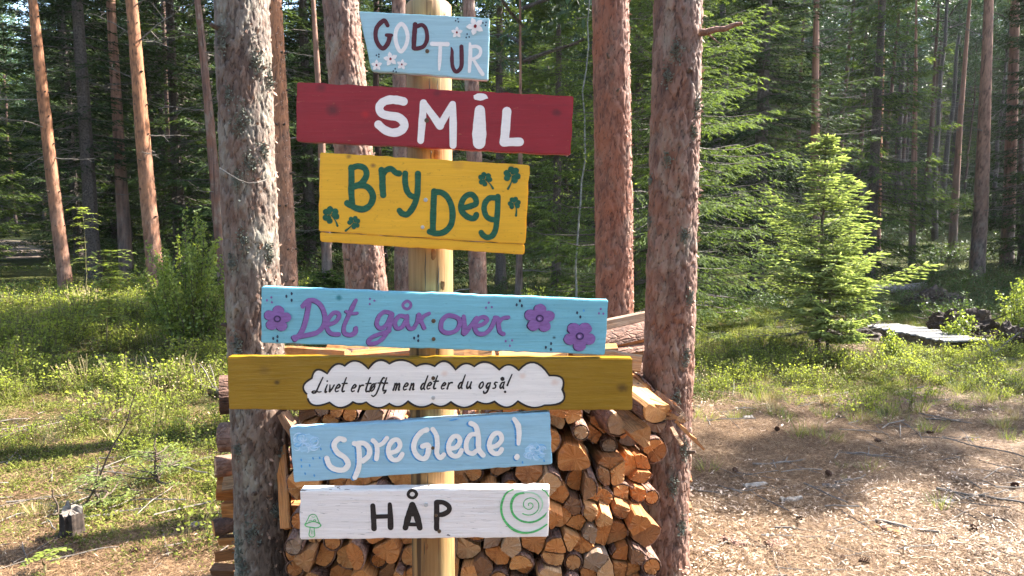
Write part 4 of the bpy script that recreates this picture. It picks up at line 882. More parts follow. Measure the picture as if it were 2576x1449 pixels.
# BRY DEG
f = crop(1180, 560, 820 / 2576)
stn = (.20, .09, .02)
m = m_paint('yellow_board', (.76, .385, .015), streak=.12, dirt=.5, knots=[kn(f, 690, 190, .009, stn, .9), kn(f, 402, 85, .009, stn, .7), kn(f, 2320, 200, .012, stn, .4), kn(f, 1690, 180, .02, (.45, .2, .03), .4)], rough=.45)
B = Board([(60, 36), (2532, 186), (2478, 1118), (44, 965)], f, m, .028, 'yellow board with BryDeg and clovers in dark green, above the turquoise board')
yf = B.yf; B.plank([P(*f(*c), yf) for c in [(60, 972), (2474, 1126), (2468, 1240), (64, 1088)]], m, .022, dy=.0015, name='board')
a = M['p_green']
B.letter(a, (74, [(432, 215), (435, 350), (432, 480), (440, 610), (445, 650)]), (70, [(430, 225), (510, 198), (590, 225), (612, 300), (575, 375), (520, 420), (465, 440)]), (74, [(500, 425), (590, 430), (655, 475), (688, 560), (655, 655), (580, 705), (495, 695), (420, 655), (385, 635)]))
B.letter(a, (76, [(788, 245), (798, 340), (800, 440), (808, 538)]), (68, [(800, 300), (845, 245), (905, 232), (955, 275), (995, 285)]))
B.letter(a, (70, [(1068, 285), (1066, 380), (1085, 480), (1125, 540), (1185, 565)]), (70, [(1217, 288), (1216, 420), (1208, 540), (1180, 640), (1135, 720), (1085, 768), (1030, 755), (1000, 722)]))
B.letter(a, (74, [(1408, 495), (1402, 620), (1396, 780), (1392, 960)]), (70, [(1415, 505), (1490, 508), (1560, 560), (1610, 660), (1625, 780), (1605, 890), (1540, 965), (1450, 992), (1355, 970)]))
B.letter(a, (70, [(1740, 692), (1830, 672), (1898, 640), (1893, 575), (1840, 530), (1772, 560), (1728, 640), (1730, 720), (1785, 785), (1855, 815), (1893, 800), (1905, 770)]))
B.letter(a, (68, [(2120, 572), (2060, 575), (2012, 625), (1996, 700), (2018, 780), (2065, 820), (2125, 832)]), (66, [(2158, 558), (2156, 690), (2146, 830), (2132, 940), (2095, 1015), (2035, 1038), (1985, 1012), (1962, 980)]))
def clover(B, x, y, r_, ex, ey, mat):
    g = Geo(); st = math.atan2(-(ey - y), ex - x)
    for an in (st + 1.22, st + math.pi, st - 1.22):
        for dd in (-.44, .44): B.blob(g, x + math.cos(an + dd) * r_ * .60, y - math.sin(an + dd) * r_ * .62, r_ * .33, jit=.03)
        B.blob(g, x + math.cos(an) * r_ * .36, y - math.sin(an) * r_ * .34, r_ * .27, jit=.03)
    o = B.part('clover', g, mat); g = Geo(); mx, my = (x + ex) / 2 + (ey - y) * .10, (y + ey) / 2
    B.ribbon(g, [(x, y), (mx, my), (ex, ey)], [8, 14, 28], jit=0); B.part('clover_stem', g, mat, o)
for c in ((192, 775, 112, 270, 900), (463, 862, 85, 368, 958), (2008, 352, 92, 2100, 460), (2325, 305, 112, 2278, 465), (2352, 636, 84, 2372, 780)): clover(B, *c, a)
B.screw(1307, 595, .0052); B.screw(1272, 918, .0048)
# DET GAR OVER
f = crop(960, 1050, 1340 / 2576)
m = m_paint('turquoise_board', (.17, .43, .50), streak=.15, dirt=.35, wear=.0, knots=[kn(f, 598, 128, .012, (.02, .16, .19), .95), kn(f, 2150, 415, .006, (.02, .05, .06), .9)], rough=.45, grain_bump=.4)
B = Board([(38, 48), (2541, 146), (2513, 542), (35, 452)], f, m, .030, 'turquoise board with Det går over and flowers in purple, above the olive board')
a = M['p_purple']; sh = M['p_darkpurple']; SH = (-7, 5)
def L(*st): return B.letter(a, *st, shadow=SH, smat=sh)
L((34, [(338, 190), (375, 150), (425, 148), (475, 190), (500, 265), (488, 330), (440, 378), (360, 398), (275, 412)]), (36, [(385, 165), (370, 250), (350, 330), (320, 390), (285, 425)]))
L((30, [(532, 318), (575, 300), (602, 262), (590, 235), (555, 240), (520, 290), (515, 345), (545, 385), (600, 390)]))
L(([26, 34, 30, 28, 32, 34, 36, 30], [(722, 145), (698, 195), (668, 260), (638, 330), (640, 380), (680, 395), (715, 378), (722, 345)]), (22, [(652, 225), (690, 240), (732, 238)]))
L((30, [(978, 240), (930, 228), (890, 260), (872, 315), (900, 348), (945, 318), (978, 248)]), (30, [(985, 245), (968, 330), (935, 395), (885, 445), (825, 458), (815, 435), (860, 400), (965, 365)]))
L((30, [(1075, 262), (1035, 258), (1005, 300), (1015, 345), (1055, 338), (1085, 285), (1090, 262)]), (30, [(1092, 258), (1092, 310), (1110, 348), (1140, 345)]))
B.layer = 3; g = Geo(); B.ribbon(g, [(1088, 152), (1112, 165), (1115, 188), (1095, 208), (1068, 200), (1060, 175)], 22, True); B.part('letter_ring', g, a)
L((28, [(1140, 345), (1165, 300), (1175, 245), (1195, 300), (1215, 345)]), (26, [(1185, 300), (1215, 258), (1250, 240)]))
L((32, [(1405, 255), (1460, 275), (1470, 320), (1440, 365), (1380, 380), (1338, 355), (1340, 300), (1370, 262)], True))
L(([30, 34, 36, 30, 26], [(1498, 262), (1505, 330), (1502, 385), (1550, 330), (1590, 270)]))
L((30, [(1580, 335), (1640, 315), (1668, 285), (1640, 265), (1600, 285), (1578, 335), (1600, 382), (1650, 385), (1695, 345), (1722, 285)]))
L((30, [(1722, 270), (1745, 275), (1750, 320), (1760, 370), (1785, 388)]), (28, [(1750, 310), (1780, 275), (1820, 268)]))
def pflower(x, y, r_, ph, dark):
    g = Geo(); g2 = Geo()
    for k in range(5):
        an = ph + k * 2 * math.pi / 5; B.blob(g2, x + math.cos(an) * r_ * .62 - 7, y - math.sin(an) * r_ * .60 + 3, r_ * .42, r_ * .39, jit=.03)
    for k in range(5):
        an = ph + k * 2 * math.pi / 5; B.blob(g, x + math.cos(an) * r_ * .62, y - math.sin(an) * r_ * .60, r_ * .42, r_ * .38, jit=.03)
    B.blob(g, x, y, r_ * .5, jit=.02)
    o = B.part('flower', g, a); o.location.y = -.0022; B.part('flower_shadow', g2, sh, o).location.y = .0023
    g = Geo(); B.layer = 8; B.ribbon(g, [(x + math.cos(t) * r_ * .22, y + math.sin(t) * r_ * .2) for t in np.arange(0, 6.28, .8)], 11, True); B.part('flower_centre', g, sh if dark else M['p_darkpurple'], o).location.y = -.0006
    g = Geo(); B.blob(g, x - 3, y + 3, r_ * .09); B.part('flower_centre', g, M['p_lilac'], o).location.y = -.0009
pflower(158, 278, 98, 1.45, 0); pflower(2045, 275, 108, 1.5, 1); pflower(2333, 403, 112, .95, 1)
for t, mt in ((((220, 117), (258, 97), (258, 146)), 'p_navy'), (((80, 146), (112, 125), (116, 160)), 'p_purple'), (((822, 135), (854, 148), (820, 173)), 'p_purple'), (((125, 421), (156, 408), (155, 438)), 'p_navy'), (((1140, 418), (1170, 403), (1170, 436)), 'p_navy'), (((1678, 163), (1700, 195), (1658, 200)), 'p_purple'), (((1902, 150), (1879, 179), (1916, 185)), 'p_navy'), (((1800, 440), (1846, 435), (1830, 473)), 'p_purple'), (((2127, 457), (2089, 484), (2126, 500)), 'p_navy'), (((2315, 236), (2338, 266)), 'p_navy'), (((2485, 208), (2472, 240), (2504, 242)), 'p_purple'), (((2362, 220),), 'p_blue')):
    for (x, y) in t: g = Geo(); B.blob(g, x, y, 8, 9 + 3 * (mt == 'p_navy')); B.part('paint_dot', g, M[mt])
B.screw(1280, 295, .0056, 'rust'); B.screw(1280, 425, .0050, 'rust')
# LIVET
f = crop(840, 1310, 1560 / 2576)
m = m_paint('olive_yellow_board', (.27, .145, .006), streak=.45, dirt=.2, knots=[kn(f, 328, 205, .010, (.05, .025, .006), .9), kn(f, 2465, 238, .019, (.07, .035, .008), .85), kn(f, 250, 130, .02, (.14, .07, .01), .5)], rough=.35, grain_bump=.5)
B = Board([(18, 48), (2531, 58), (2528, 377), (30, 373)], f, m, .034, 'long olive-yellow board with a handwritten sentence in a white cloud, above the Spre Glede board')
cusps = [(515, 278, 455, 225), (545, 178, 560, 88), (640, 150, 690, 60), (748, 102, 815, 30), (895, 120, 955, 30), (1025, 88, 1105, 35), (1192, 105, 1250, 72), (1305, 105, 1370, 30), (1435, 126, 1490, 60), (1550, 106, 1620, 40), (1705, 126, 1765, 62), (1825, 130, 1920, 15), (2015, 162, 2130, 150), (2095, 248, 2150, 350), (1985, 345, 1905, 385), (1820, 320, 1755, 395), (1675, 322, 1625, 350), (1570, 322, 1490, 395), (1405, 325, 1350, 375), (1290, 335, 1210, 385), (1140, 320, 1085, 380), (1025, 335, 950, 392), (880, 325, 840, 350), (800, 325, 725, 395), (655, 328, 520, 385)]
out = []
for i, (x, y, bx, by) in enumerate(cusps):
    nx_, ny_ = cusps[(i + 1) % len(cusps)][:2]
    for t in np.arange(8) / 8: out.append(((1 - t) ** 2 * x + 2 * t * (1 - t) * bx + t * t * nx_, (1 - t) ** 2 * y + 2 * t * (1 - t) * by + t * t * ny_))
bm = bmesh.new(); vs = [bm.verts.new((B.loc(*q)[0], -.0005, B.loc(*q)[1])) for q in out]; bm.faces.new(vs); bmesh.ops.triangulate(bm, faces=bm.faces); bmesh.ops.recalc_face_normals(bm, faces=bm.faces)
me = bpy.data.meshes.new('cloud'); bm.to_mesh(me); bm.free()
me.materials.append(m_paint('cloud_white', (.80, .73, .66), streak=.03, dirt=.15, knots=[kn(f, 1365, 150, .012, (.65, .42, .3), .5), kn(f, 1848, 165, .012, (.65, .42, .3), .5), kn(f, 2048, 205, .014, (.65, .42, .3), .55)], grain_bump=.1)); cl = mobj('cloud', me, B.root)
g = Geo(); B.layer = 3; B.ribbon(g, out, 12, True, False, .25); B.part('cloud_outline', g, M['p_black'], cl)
def txt(ch, x, bl, xh=48):
    """slanted brush letters for the sentence"""
    s_ = xh / 48.; sl = .28
    def q(pts): return [(x + (px + (-py) * sl) * s_ * .95, bl + py * s_) for px, py in pts]
    G = {'L': [[(32, -88), (22, -45), (14, -5), (0, 2), (-10, -4), (2, -10), (30, -4), (44, -6)]], 'i': [[(6, -46), (3, -20), (6, 0), (14, -3)]], 'v': [[(0, -44), (6, -20), (8, -2), (20, -20), (28, -44)]],
         'e': [[(2, -22), (16, -26), (22, -38), (12, -46), (2, -34), (-2, -14), (6, -1), (20, -6)]], 't': [[(10, -84), (6, -50), (4, -14), (10, 0), (20, -4)], [(-6, -48), (24, -50)]], 'r': [[(2, -44), (4, -22), (3, 0)], [(4, -26), (14, -42), (28, -44)]],
         'o': [[(12, -46), (0, -34), (-2, -12), (8, 0), (20, -10), (23, -30), (14, -46)]], 'f': [[(30, -72), (20, -74), (12, -50), (8, -10), (2, 20), (-10, 32), (-22, 26)], [(-4, -44), (24, -46)]],
         'm': [[(0, -44), (2, -20), (0, 0)], [(2, -28), (12, -44), (17, -26), (16, 0)], [(18, -28), (30, -44), (35, -24), (36, -2), (42, -2)]], 'n': [[(0, -44), (2, -20), (0, 0)], [(2, -26), (14, -44), (20, -26), (21, -2), (28, -3)]],
         'd': [[(18, -42), (4, -36), (-2, -14), (6, 0), (18, -14)], [(24, -88), (20, -50), (18, -14), (26, -1)]], 'u': [[(0, -44), (0, -14), (8, 0), (20, -14), (24, -42)], [(24, -42), (23, -14), (30, 0)]],
         'g': [[(18, -42), (4, -38), (-2, -18), (6, -4), (18, -18)], [(22, -44), (20, -10), (12, 24), (-6, 30), (-12, 18)]], 's': [[(22, -42), (8, -44), (4, -32), (16, -20), (14, -4), (0, -2)]],
         'a': [[(18, -42), (4, -36), (-2, -14), (6, 0), (18, -14)], [(22, -44), (19, -16), (26, 0)]], ',': [[(4, -4), (2, 6), (-4, 14)]], '!': [[(10, -78), (4, -46), (0, -20)]], '/': [[(26, -50), (-6, 4)]]}
    return [([8, 11, 12, 11, 10, 10, 9, 8][:len(p_)] if len(p_) <= 8 else 11, q(p_)) for p_ in G[ch]]
for (ch, x, bl, xh) in [('L', 555, 268, 52), ('i', 622, 265, 48), ('v', 645, 264, 48), ('e', 688, 263, 48), ('t', 725, 262, 50), ('e', 788, 262, 46), ('r', 828, 262, 44), ('t', 872, 262, 50), ('o', 905, 258, 48), ('f', 945, 256, 52), ('t', 978, 256, 46), (',', 1000, 256, 48), ('m', 1048, 252, 46), ('e', 1110, 252, 46), ('n', 1150, 250, 44), ('d', 1218, 248, 46), ('e', 1256, 246, 44), ('t', 1292, 244, 46), ('e', 1345, 246, 42), ('r', 1380, 244, 42), ('d', 1450, 242, 46), ('u', 1500, 241, 46), ('o', 1580, 241, 42), ('g', 1622, 244, 42), ('s', 1665, 242, 42), ('a', 1708, 241, 44), ('!', 1748, 246, 56)]:
    st = txt(ch, x, bl, xh)
    if x == 905: st += txt('/', x, bl, 48)
    o = B.letter(M['p_black'], *st); o.location.y = -.0004
for (x, y, r_) in ((640, 196, 6), (1724, 182, 13), (1741, 262, 8)): g = Geo(); B.blob(g, x, y, r_); B.part('letter_dot', g, M['p_black']).location.y = -.0004
B.screw(1296, 178, .0052, 'rust'); B.screw(1296, 300, .0052, 'steel')
# SPRE GLEDE
f = crop(1060, 1520, 1040 / 2576)
m = m_paint('sky_blue_board', (.29, .49, .59), streak=.35, dirt=.15, rough=.5, grain_bump=.5)
B = Board([(60, 216), (2480, 62), (2505, 548), (105, 720)], f, m, .028, 'sky blue board with Spre Glede! in white brush letters, tilting up to the right')
a = M['p_white']; sh = M['p_blue']; SH = (-17, 9)
L((52, [(572, 318), (530, 308), (492, 335), (480, 380), (515, 440), (580, 485), (610, 545), (570, 595), (500, 595), (440, 560), (412, 490)]))
L((50, [(668, 352), (702, 372), (712, 440), (714, 520), (704, 590), (672, 668)]), (50, [(700, 350), (760, 352), (805, 400), (800, 465), (745, 515)]))
L((46, [(840, 325), (872, 360), (880, 430), (872, 495)]), (42, [(880, 375), (930, 350), (970, 300)]))
L((46, [(1000, 440), (1060, 420), (1092, 368), (1068, 318), (1020, 330), (985, 390), (990, 460), (1030, 505), (1080, 495), (1112, 450)]))
L((50, [(1340, 225), (1285, 250), (1235, 315), (1218, 395), (1250, 465), (1305, 495), (1345, 460), (1355, 370), (1300, 378)]))
L((46, [(1395, 220), (1430, 280), (1438, 370), (1432, 440), (1462, 485), (1498, 455)]))
L((46, [(1555, 402), (1615, 385), (1648, 330), (1625, 285), (1580, 295), (1545, 355), (1548, 430), (1590, 470), (1635, 460), (1662, 415)]))
L((46, [(1800, 265), (1745, 275), (1708, 340), (1712, 420), (1760, 445), (1800, 420)]), (50, [(1748, 165), (1795, 195), (1818, 290), (1822, 400), (1862, 460)]))
L((46, [(1930, 388), (1990, 370), (2035, 315), (2015, 260), (1965, 265), (1925, 330), (1925, 400), (1965, 445), (2010, 440), (2035, 405)]))
L(([40, 54, 50, 36], [(2150, 125), (2185, 180), (2196, 260), (2190, 355)])); g = Geo(); B.layer = 0; B.blob(g, 2165, 487, 28, 32); B.part('letter_dot', g, sh); g = Geo(); B.blob(g, 2176, 478, 25, 32); B.part('letter_dot', g, a).location.y = -.0006
M['p_puff'] = m_plain('faint_cloud_blue', (.33, .55, .69), var=.12); M['p_softblue'] = m_plain('soft_blue_paint', (.17, .42, .66), var=.2); M['p_mist'] = m_plain('mist_paint', (.50, .66, .78), var=.08)
r = RN(12)
for (cx, cy, R_) in ((215, 350, 130), (2345, 430, 115)):
    for q in range(9):
        an = q * .7; g = Geo(); B.layer = q % 3; B.blob(g, cx + math.cos(an) * R_ * (.55 if q else 0), cy + math.sin(an) * R_ * .42, R_ * .36, R_ * .30, jit=.12); B.part('cloud_puff', g, M['p_puff'])
    for q in range(20):
        an = r.rand() * 6.28; rr = r.rand() ** .4 * R_ * .78; x = cx + math.cos(an) * rr; y = cy + math.sin(an) * rr * .75; r2 = r.uniform(.18, .38) * R_; s0 = r.rand() * 6; g = Geo(); B.layer = 4 + q % 4
        B.ribbon(g, [(x + math.cos(s0 + t) * r2, y + math.sin(s0 + t) * r2 * .8) for t in np.linspace(0, r.uniform(2, 5), 7)], [2, 6, 10, 12, 10, 6, 2]); o = B.part('cloud_swirl', g, M[('p_mist', 'p_softblue', 'p_mist', 'p_paleblue')[q % 4]])
for (x, y) in ((175, 505), (283, 492), (345, 487), (176, 565), (252, 558), (210, 632), (296, 650), (2228, 528), (2428, 512), (1590, 132), (355, 405)): g = Geo(); B.blob(g, x, y, 8 if x != 1590 else 45, 14 if x != 1590 else 7, .2); B.part('paint_drop', g, M['p_blue'])
B.screw(1395, 395, .0045, 'rust')
# HAP
f = crop(1100, 1780, 1000 / 2576)
m = m_paint('white_board', (.78, .70, .645), streak=.06, dirt=.25, wear=.03, wearcol=(.05, .035, .03), rough=.55, grain_bump=.6)
B = Board([(62, 152), (2478, 128), (2462, 606), (60, 628)], f, m, .036, 'white cracked board with HÅP in black, a green mushroom and a green spiral', bev=.003)
a = M['p_black']
B.letter(a, ([52, 56, 54], [(768, 300), (775, 400), (780, 520)]), ([40, 58, 58], [(932, 285), (938, 400), (940, 508)]), (46, [(785, 405), (930, 400)]))
B.letter(a, ([60, 62, 66, 58], [(1148, 290), (1125, 360), (1105, 430), (1083, 512)]), ([60, 62, 66, 58], [(1150, 290), (1180, 360), (1202, 430), (1222, 512)]), (40, [(1110, 478), (1200, 480)]), (70, [(1150, 330), (1152, 372)]))
g = Geo(); B.layer = 0; B.ribbon(g, [(1150, 150), (1180, 165), (1190, 190), (1175, 215), (1148, 224), (1120, 212), (1110, 188), (1122, 162)], 32, True); B.part('letter_ring', g, a)
B.letter(a, ([56, 56, 52], [(1385, 268), (1385, 400), (1384, 520)]), (50, [(1392, 264), (1450, 268), (1502, 305), (1500, 350), (1445, 382), (1385, 385)]))
sp_ = M['p_palegreen']
def spiral(pts, w_): g = Geo(); B.ribbon(g, pts, w_, False, True, .2); return B.part('spiral_stroke', g, sp_)
B.layer = 0; t = np.linspace(0, 4 * math.pi, 36); rr = 8 + 104 * (t / t[-1]) ** 1.3
pts = [(2282 + math.cos(q + 2.2) * r_, 292 + math.sin(q + 2.2) * r_ * .92) for q, r_ in zip(t, rr)]; spiral(pts, [5] + [10] * 34 + [12])
spiral([(2230, 175), (2160, 190), (2115, 245), (2105, 320), (2130, 390), (2190, 440), (2270, 460), (2350, 445), (2420, 400), (2445, 365)], [20, 26, 28, 26, 24, 22, 20, 20, 18, 8])
spiral([(2232, 172), (2310, 175), (2370, 205), (2405, 260), (2400, 320), (2365, 370)], [12, 14, 16, 16, 12, 8]).data.materials[0] = M['p_softgreen']
spiral([(2125, 140), (2060, 175), (2020, 250), (2008, 330), (2025, 410), (2070, 480), (2130, 530), (2210, 558), (2300, 555), (2380, 525), (2448, 478)], [12, 18, 22, 24, 22, 26, 26, 22, 22, 20, 14])
spiral([(2400, 140), (2440, 165), (2466, 205)], [10, 14, 12])
g = Geo(); B.layer = 0
for pts, w_ in (([(112, 482), (140, 430), (158, 395), (190, 382), (220, 395), (245, 450), (265, 490)], 9), ([(112, 482), (150, 462), (200, 452), (250, 470), (266, 492), (230, 512), (180, 508), (130, 500), (112, 482)], 11), ([(162, 508), (160, 540), (152, 575), (165, 598), (195, 598), (208, 580), (204, 540), (202, 508)], 9), ([(178, 405), (200, 410), (212, 402)], 6), ([(150, 448), (175, 440), (190, 452)], 6), ([(205, 430), (218, 438), (208, 450), (196, 440), (205, 430)], 6), ([(180, 530), (178, 570)], 5), ([(192, 540), (193, 572)], 5)): B.ribbon(g, pts, w_)
B.part('mushroom', g, sp_)
B.screw(1283, 290, .0058); B.screw(1380, 390, .0042, 'rust'); B.screw(1410, 545, .0052, 'rust')
r = RN(3)
for i in range(60):                                   # fine drying cracks, as real dark hairlines
    x = r.uniform(80, 2430); y = r.uniform(165, 590); l = r.uniform(20, 90); g = Geo(); B.layer = 0
    if 700 < x < 1560 or x > 1960 and y > 140: 
        if r.rand() < .6: continue
    B.ribbon(g, [(x, y), (x + l * .5, y + r.uniform(-4, 4)), (x + l, y + r.uniform(-4, 4))], [1, 2.2, 1], jit=0); o = B.part('paint_crack', g, M['oldlog']); o.location.y = .0004
for (x, y, l, h) in ((100, 150, 60, 12), (360, 143, 30, 7), (850, 128, 200, 9), (1190, 112, 130, 10), (1250, 127, 260, 8), (520, 142, 60, 6), (1500, 583, 36, 14), (2340, 118, 60, 14)):
    g = Geo(); B.layer = 0; B.ribbon(g, [(x - l / 2, y + h * .3), (x - l * .2, y - h * .2), (x + l * .2, y + h * .1), (x + l / 2, y - h * .2)], [2, h, h * .7, 2], jit=.3)
    if y > 140: B.part('paint_chip', g, M['p_black'])

# ------------------------------------------------------------------ firewood
def section(r, nb_lines, kind, R_, n=34, pc=None):
    """r(theta) of a split log from the half planes around it, clipped by the round of the trunk it came from"""
    th = np.arange(n) * 2 * np.pi / n; rad = np.full(n, 9.)
    for (dist, ph) in nb_lines:
        c = np.cos(th - ph); rad = np.where(c > .05, np.minimum(rad, dist / np.maximum(c, .05)), rad)
    inr = min(d for d, _ in nb_lines)
    if pc is not None: px, pz, Rc = pc
    elif kind == 'round': cx = cz = 0.; Rc = min(inr * 1.12, .075); px = pz = 0
    else:
        Rc = R_ * r.uniform(.7, 1.15); off = Rc - min(np.median(rad), .075) * r.uniform(.82, 1.0); a = r.uniform(-.5, .5) + r.choice([math.pi / 2, -math.pi / 2, -math.pi / 2, 0, math.pi]); px = math.cos(a) * off; pz = math.sin(a) * off
    b = np.cos(th) * px + np.sin(th) * pz; disc = np.maximum(Rc * Rc - (px * px + pz * pz) + b * b, 0); rc = b + np.sqrt(disc)
    arc = rc < rad; rad = np.minimum(np.minimum(rad, np.maximum(rc, .01)), .095)
    return th, rad * (1 + .012 * r.randn(n)), arc, px, pz
LOGS = []
def make_log(r, th, rad, arc, px, pz, L_, bark=True, seg=4):
    n = len(th); cs = np.stack([np.cos(th) * rad - px, np.sin(th) * rad - pz], 1); c0 = np.array([-px, -pz])
    ys = np.linspace(0, L_, seg + 1); V = []
    tw = r.randn() * .15; jx = np.cumsum(r.randn(seg + 1, 2) * .002, 0)
    for i, y in enumerate(ys):
        k = 1 - (.03 if i == 0 else 0) + r.randn() * .015; q = c0 + (cs - c0) * k + jx[i]
        dy = (r.randn(n) * .0022 + (cs[:, 0] * r.randn() * .08) * (i == 0)) if i in (0,) else 0
        V.append(np.stack([q[:, 0], np.full(n, y) + dy, q[:, 1]], 1))
    V = np.concatenate(V); i_ = np.arange(seg)[:, None] * n; j = np.arange(n)[None]; Q = np.stack([i_ + j, i_ + (j + 1) % n, i_ + n + (j + 1) % n, i_ + n + j], -1).reshape(-1, 4)
    V = np.vstack([V, [[c0[0], -.001, c0[1]], [c0[0], L_, c0[1]]]]); k0 = (seg + 1) * n
    T3 = [[k0, q, (q + 1) % n] for q in range(n)] + [[k0 + 1, k0 - n + (q + 1) % n, k0 - n + q] for q in range(n)]
    wood = np_mesh('firewood', V, [Q[:, ::-1], np.array(T3)[:, ::-1]], M['wood'], False)
    bk = None
    if bark and arc.sum() > 3:
        idx = np.where(arc)[0]; g = Geo(); Vb = []
        for i, y in enumerate(np.linspace(.0015, L_ - .002, seg + 1)):
            q = cs[idx] + (cs[idx] - 0) / (np.linalg.norm(cs[idx], axis=1)[:, None] + 1e-6) * (.0045 + r.rand(len(idx))[:, None] * .003) + jx[i]
            Vb.append(np.stack([q[:, 0], np.full(len(idx), y), q[:, 1]], 1))
        m_ = len(idx); Vb = np.concatenate(Vb); ok = [(a_, a_ + 1) for a_ in range(m_ - 1) if idx[a_ + 1] == idx[a_] + 1]
        if idx[0] == 0 and idx[-1] == n - 1 and m_ > 2: ok.append((m_ - 1, 0))
        Qb = [[i * m_ + a_, i * m_ + b_, (i + 1) * m_ + b_, (i + 1) * m_ + a_] for i in range(seg) for a_, b_ in ok]
        if Qb:
            inn = Vb.copy(); q = inn[:m_]; rim = np.vstack([Vb[:m_], Vb[:m_] * [.93, 1, .93] + [0, -.001, 0]])
            Vall = np.vstack([Vb, rim]); o0 = len(Vb)
            Qb += [[o0 + a_, o0 + m_ + a_, o0 + m_ + b_, o0 + b_] for a_, b_ in ok]
            bk = np_mesh('bark', Vall, np.array(Qb), M['logbark'], False)
    return wood, bk
def put_log(me, loc, axis, roll, label, group):
    a = Vector(axis).normalized(); zq = Vector((0, 0, 1)); xq = a.cross(zq)
    xq = xq.normalized(); zq = xq.cross(a); m3 = Matrix((xq, a, zq)).transposed() @ Matrix.Rotation(roll, 3, 'Y')
    o = mobj('firewood_log', me[0], None, loc); o.rotation_euler = m3.to_euler(); tag(o, label, 'log', group)
    if me[1]: mobj('bark', me[1], o)
    return o
r = RN(44)
sites = []
def y_front(x, z): return 2.80 + .10 * sstep(.3, 1., z) + .42 * sstep(.15, .6, x) * sstep(.15, 1.0, z)
def xmax(z): return .565 + .11 * sstep(.25, .9, z)
def ztop(x): return .90 + .05 * math.sin(x * 5) - .03 * sstep(.45, .7, x)
tries = 0
while tries < 0:
    tries += 1; x = r.uniform(-.86, .70); z = r.uniform(.02, 1.0)
    if x > xmax(z) or z > ztop(x): continue
    md = .088 if r.rand() < .4 else .064
    if z > .55 and x > .55: md = .055
    if all((x - a_) ** 2 + (z - b_) ** 2 > md * md for a_, b_ in sites): sites.append((x, z))
par = []; tries = 0
while tries < 16000:
    tries += 1; x = r.uniform(-.84, .70); z = r.uniform(.03, 1.0)
    if x > xmax(z) - .03 or z > ztop(x) - .03: continue
    R1 = r.choice([.046, .060, .070], p=[.3, .4, .3])
    if all(math.hypot(x - a_, z - b_) > (R1 + c_) * .93 for a_, b_, c_ in par): par.append((x, z, R1))
for k_ in range(5000):
    x = r.uniform(-.86, .70); z = r.uniform(.02, 1.0); R1 = .026
    if x > xmax(z) or z > ztop(x): continue
    if all(math.hypot(x - a_, z - b_) > (R1 + c_) * .95 for a_, b_, c_ in par): par.append((x, z, R1))
sites = []; pcen = []
for (x, z, R1) in par:
    k_ = 1 if R1 < .05 and r.rand() < .6 else int(r.choice([1, 2, 3, 4], p=[.08, .37, .33, .22])) if R1 > .05 else 2
    if R1 < .03: k_ = 1
    a0 = r.rand() * 6.28; ox, oz = r.randn(2) * R1 * .12
    for q in range(k_):
        an = a0 + q * 6.283 / k_ + r.randn() * .22; rr_ = R1 * .5 if k_ > 1 else 0
        sites.append((x + math.cos(an) * rr_, z + math.sin(an) * rr_)); pcen.append((x + ox * (k_ > 1), z + oz * (k_ > 1), R1, k_))
sites = np.array(sites)
order = np.argsort(sites[:, 1]); rows = {}
rowof = np.floor(sites[:, 1] / .085).astype(int)
ORD = ['lowest', 'second', 'third', 'fourth', 'fifth', 'sixth', 'seventh', 'eighth', 'ninth', 'tenth', 'eleventh', 'twelfth', 'thirteenth', 'fourteenth']
CNT = ['first', 'second', 'third', 'fourth', 'fifth', 'sixth', 'seventh', 'eighth', 'ninth', 'tenth', 'eleventh', 'twelfth', 'thirteenth', 'fourteenth', 'fifteenth', 'sixteenth', 'seventeenth', 'eighteenth', 'nineteenth', 'twentieth']
GW = 'split firewood stacked between the two thick pines'
for i, (x, z) in enumerate(sites):
    d = sites - sites[i]; D_ = np.hypot(d[:, 0], d[:, 1]); nb_ = np.where((D_ > 0) & (D_ < .26))[0]
    lines = [(D_[j] / 2 - .0026, math.atan2(d[j, 1], d[j, 0])) for j in nb_] + [(.066, a_) for a_ in (0, 1.57, 3.14, 4.71)]
    X0, Z0, R1, k_ = pcen[i]; kind = 'round' if k_ == 1 else 'split'
    th, rad, arc, px, pz = section(r, lines, kind, .085, pc=(X0 - x, Z0 - z, R1 * r.uniform(1.08, 1.32)))
    L_ = r.uniform(.30, .38) if x > .40 else r.uniform(.36, .46)
    me = make_log(r, th, rad, arc, px, pz, L_)
    row = rowof[i]; mem = np.where(rowof == row)[0]; mem = mem[np.argsort(sites[mem, 0])]; k = int(np.where(mem == i)[0][0]); m_ = len(mem)
    if k < m_ / 2: where = '%s from the left pine' % CNT[min(k, 19)]
    else: where = '%s from the right pine' % CNT[min(m_ - 1 - k, 19)]
    sh_ = 'round log with bark ring' if kind == 'round' else 'split log with rounded side ' + ('up' if pz < -.02 else 'down' if pz > .02 else 'sideways')
    yf_ = float(y_front(x, z)) + r.uniform(-.05, .05) + (-.03 if r.rand() < .15 else 0)
    ax_ = (r.uniform(-.05, .05) - .10 * float(sstep(.1, .6, x)), 1, r.uniform(-.02, .02))
    xq = px; put_log(me, Vector((x + px, yf_, z + pz)), ax_, 0, '%s, %s, %s layer of the stack' % (sh_, where, ORD[min(row, 13)]), GW)
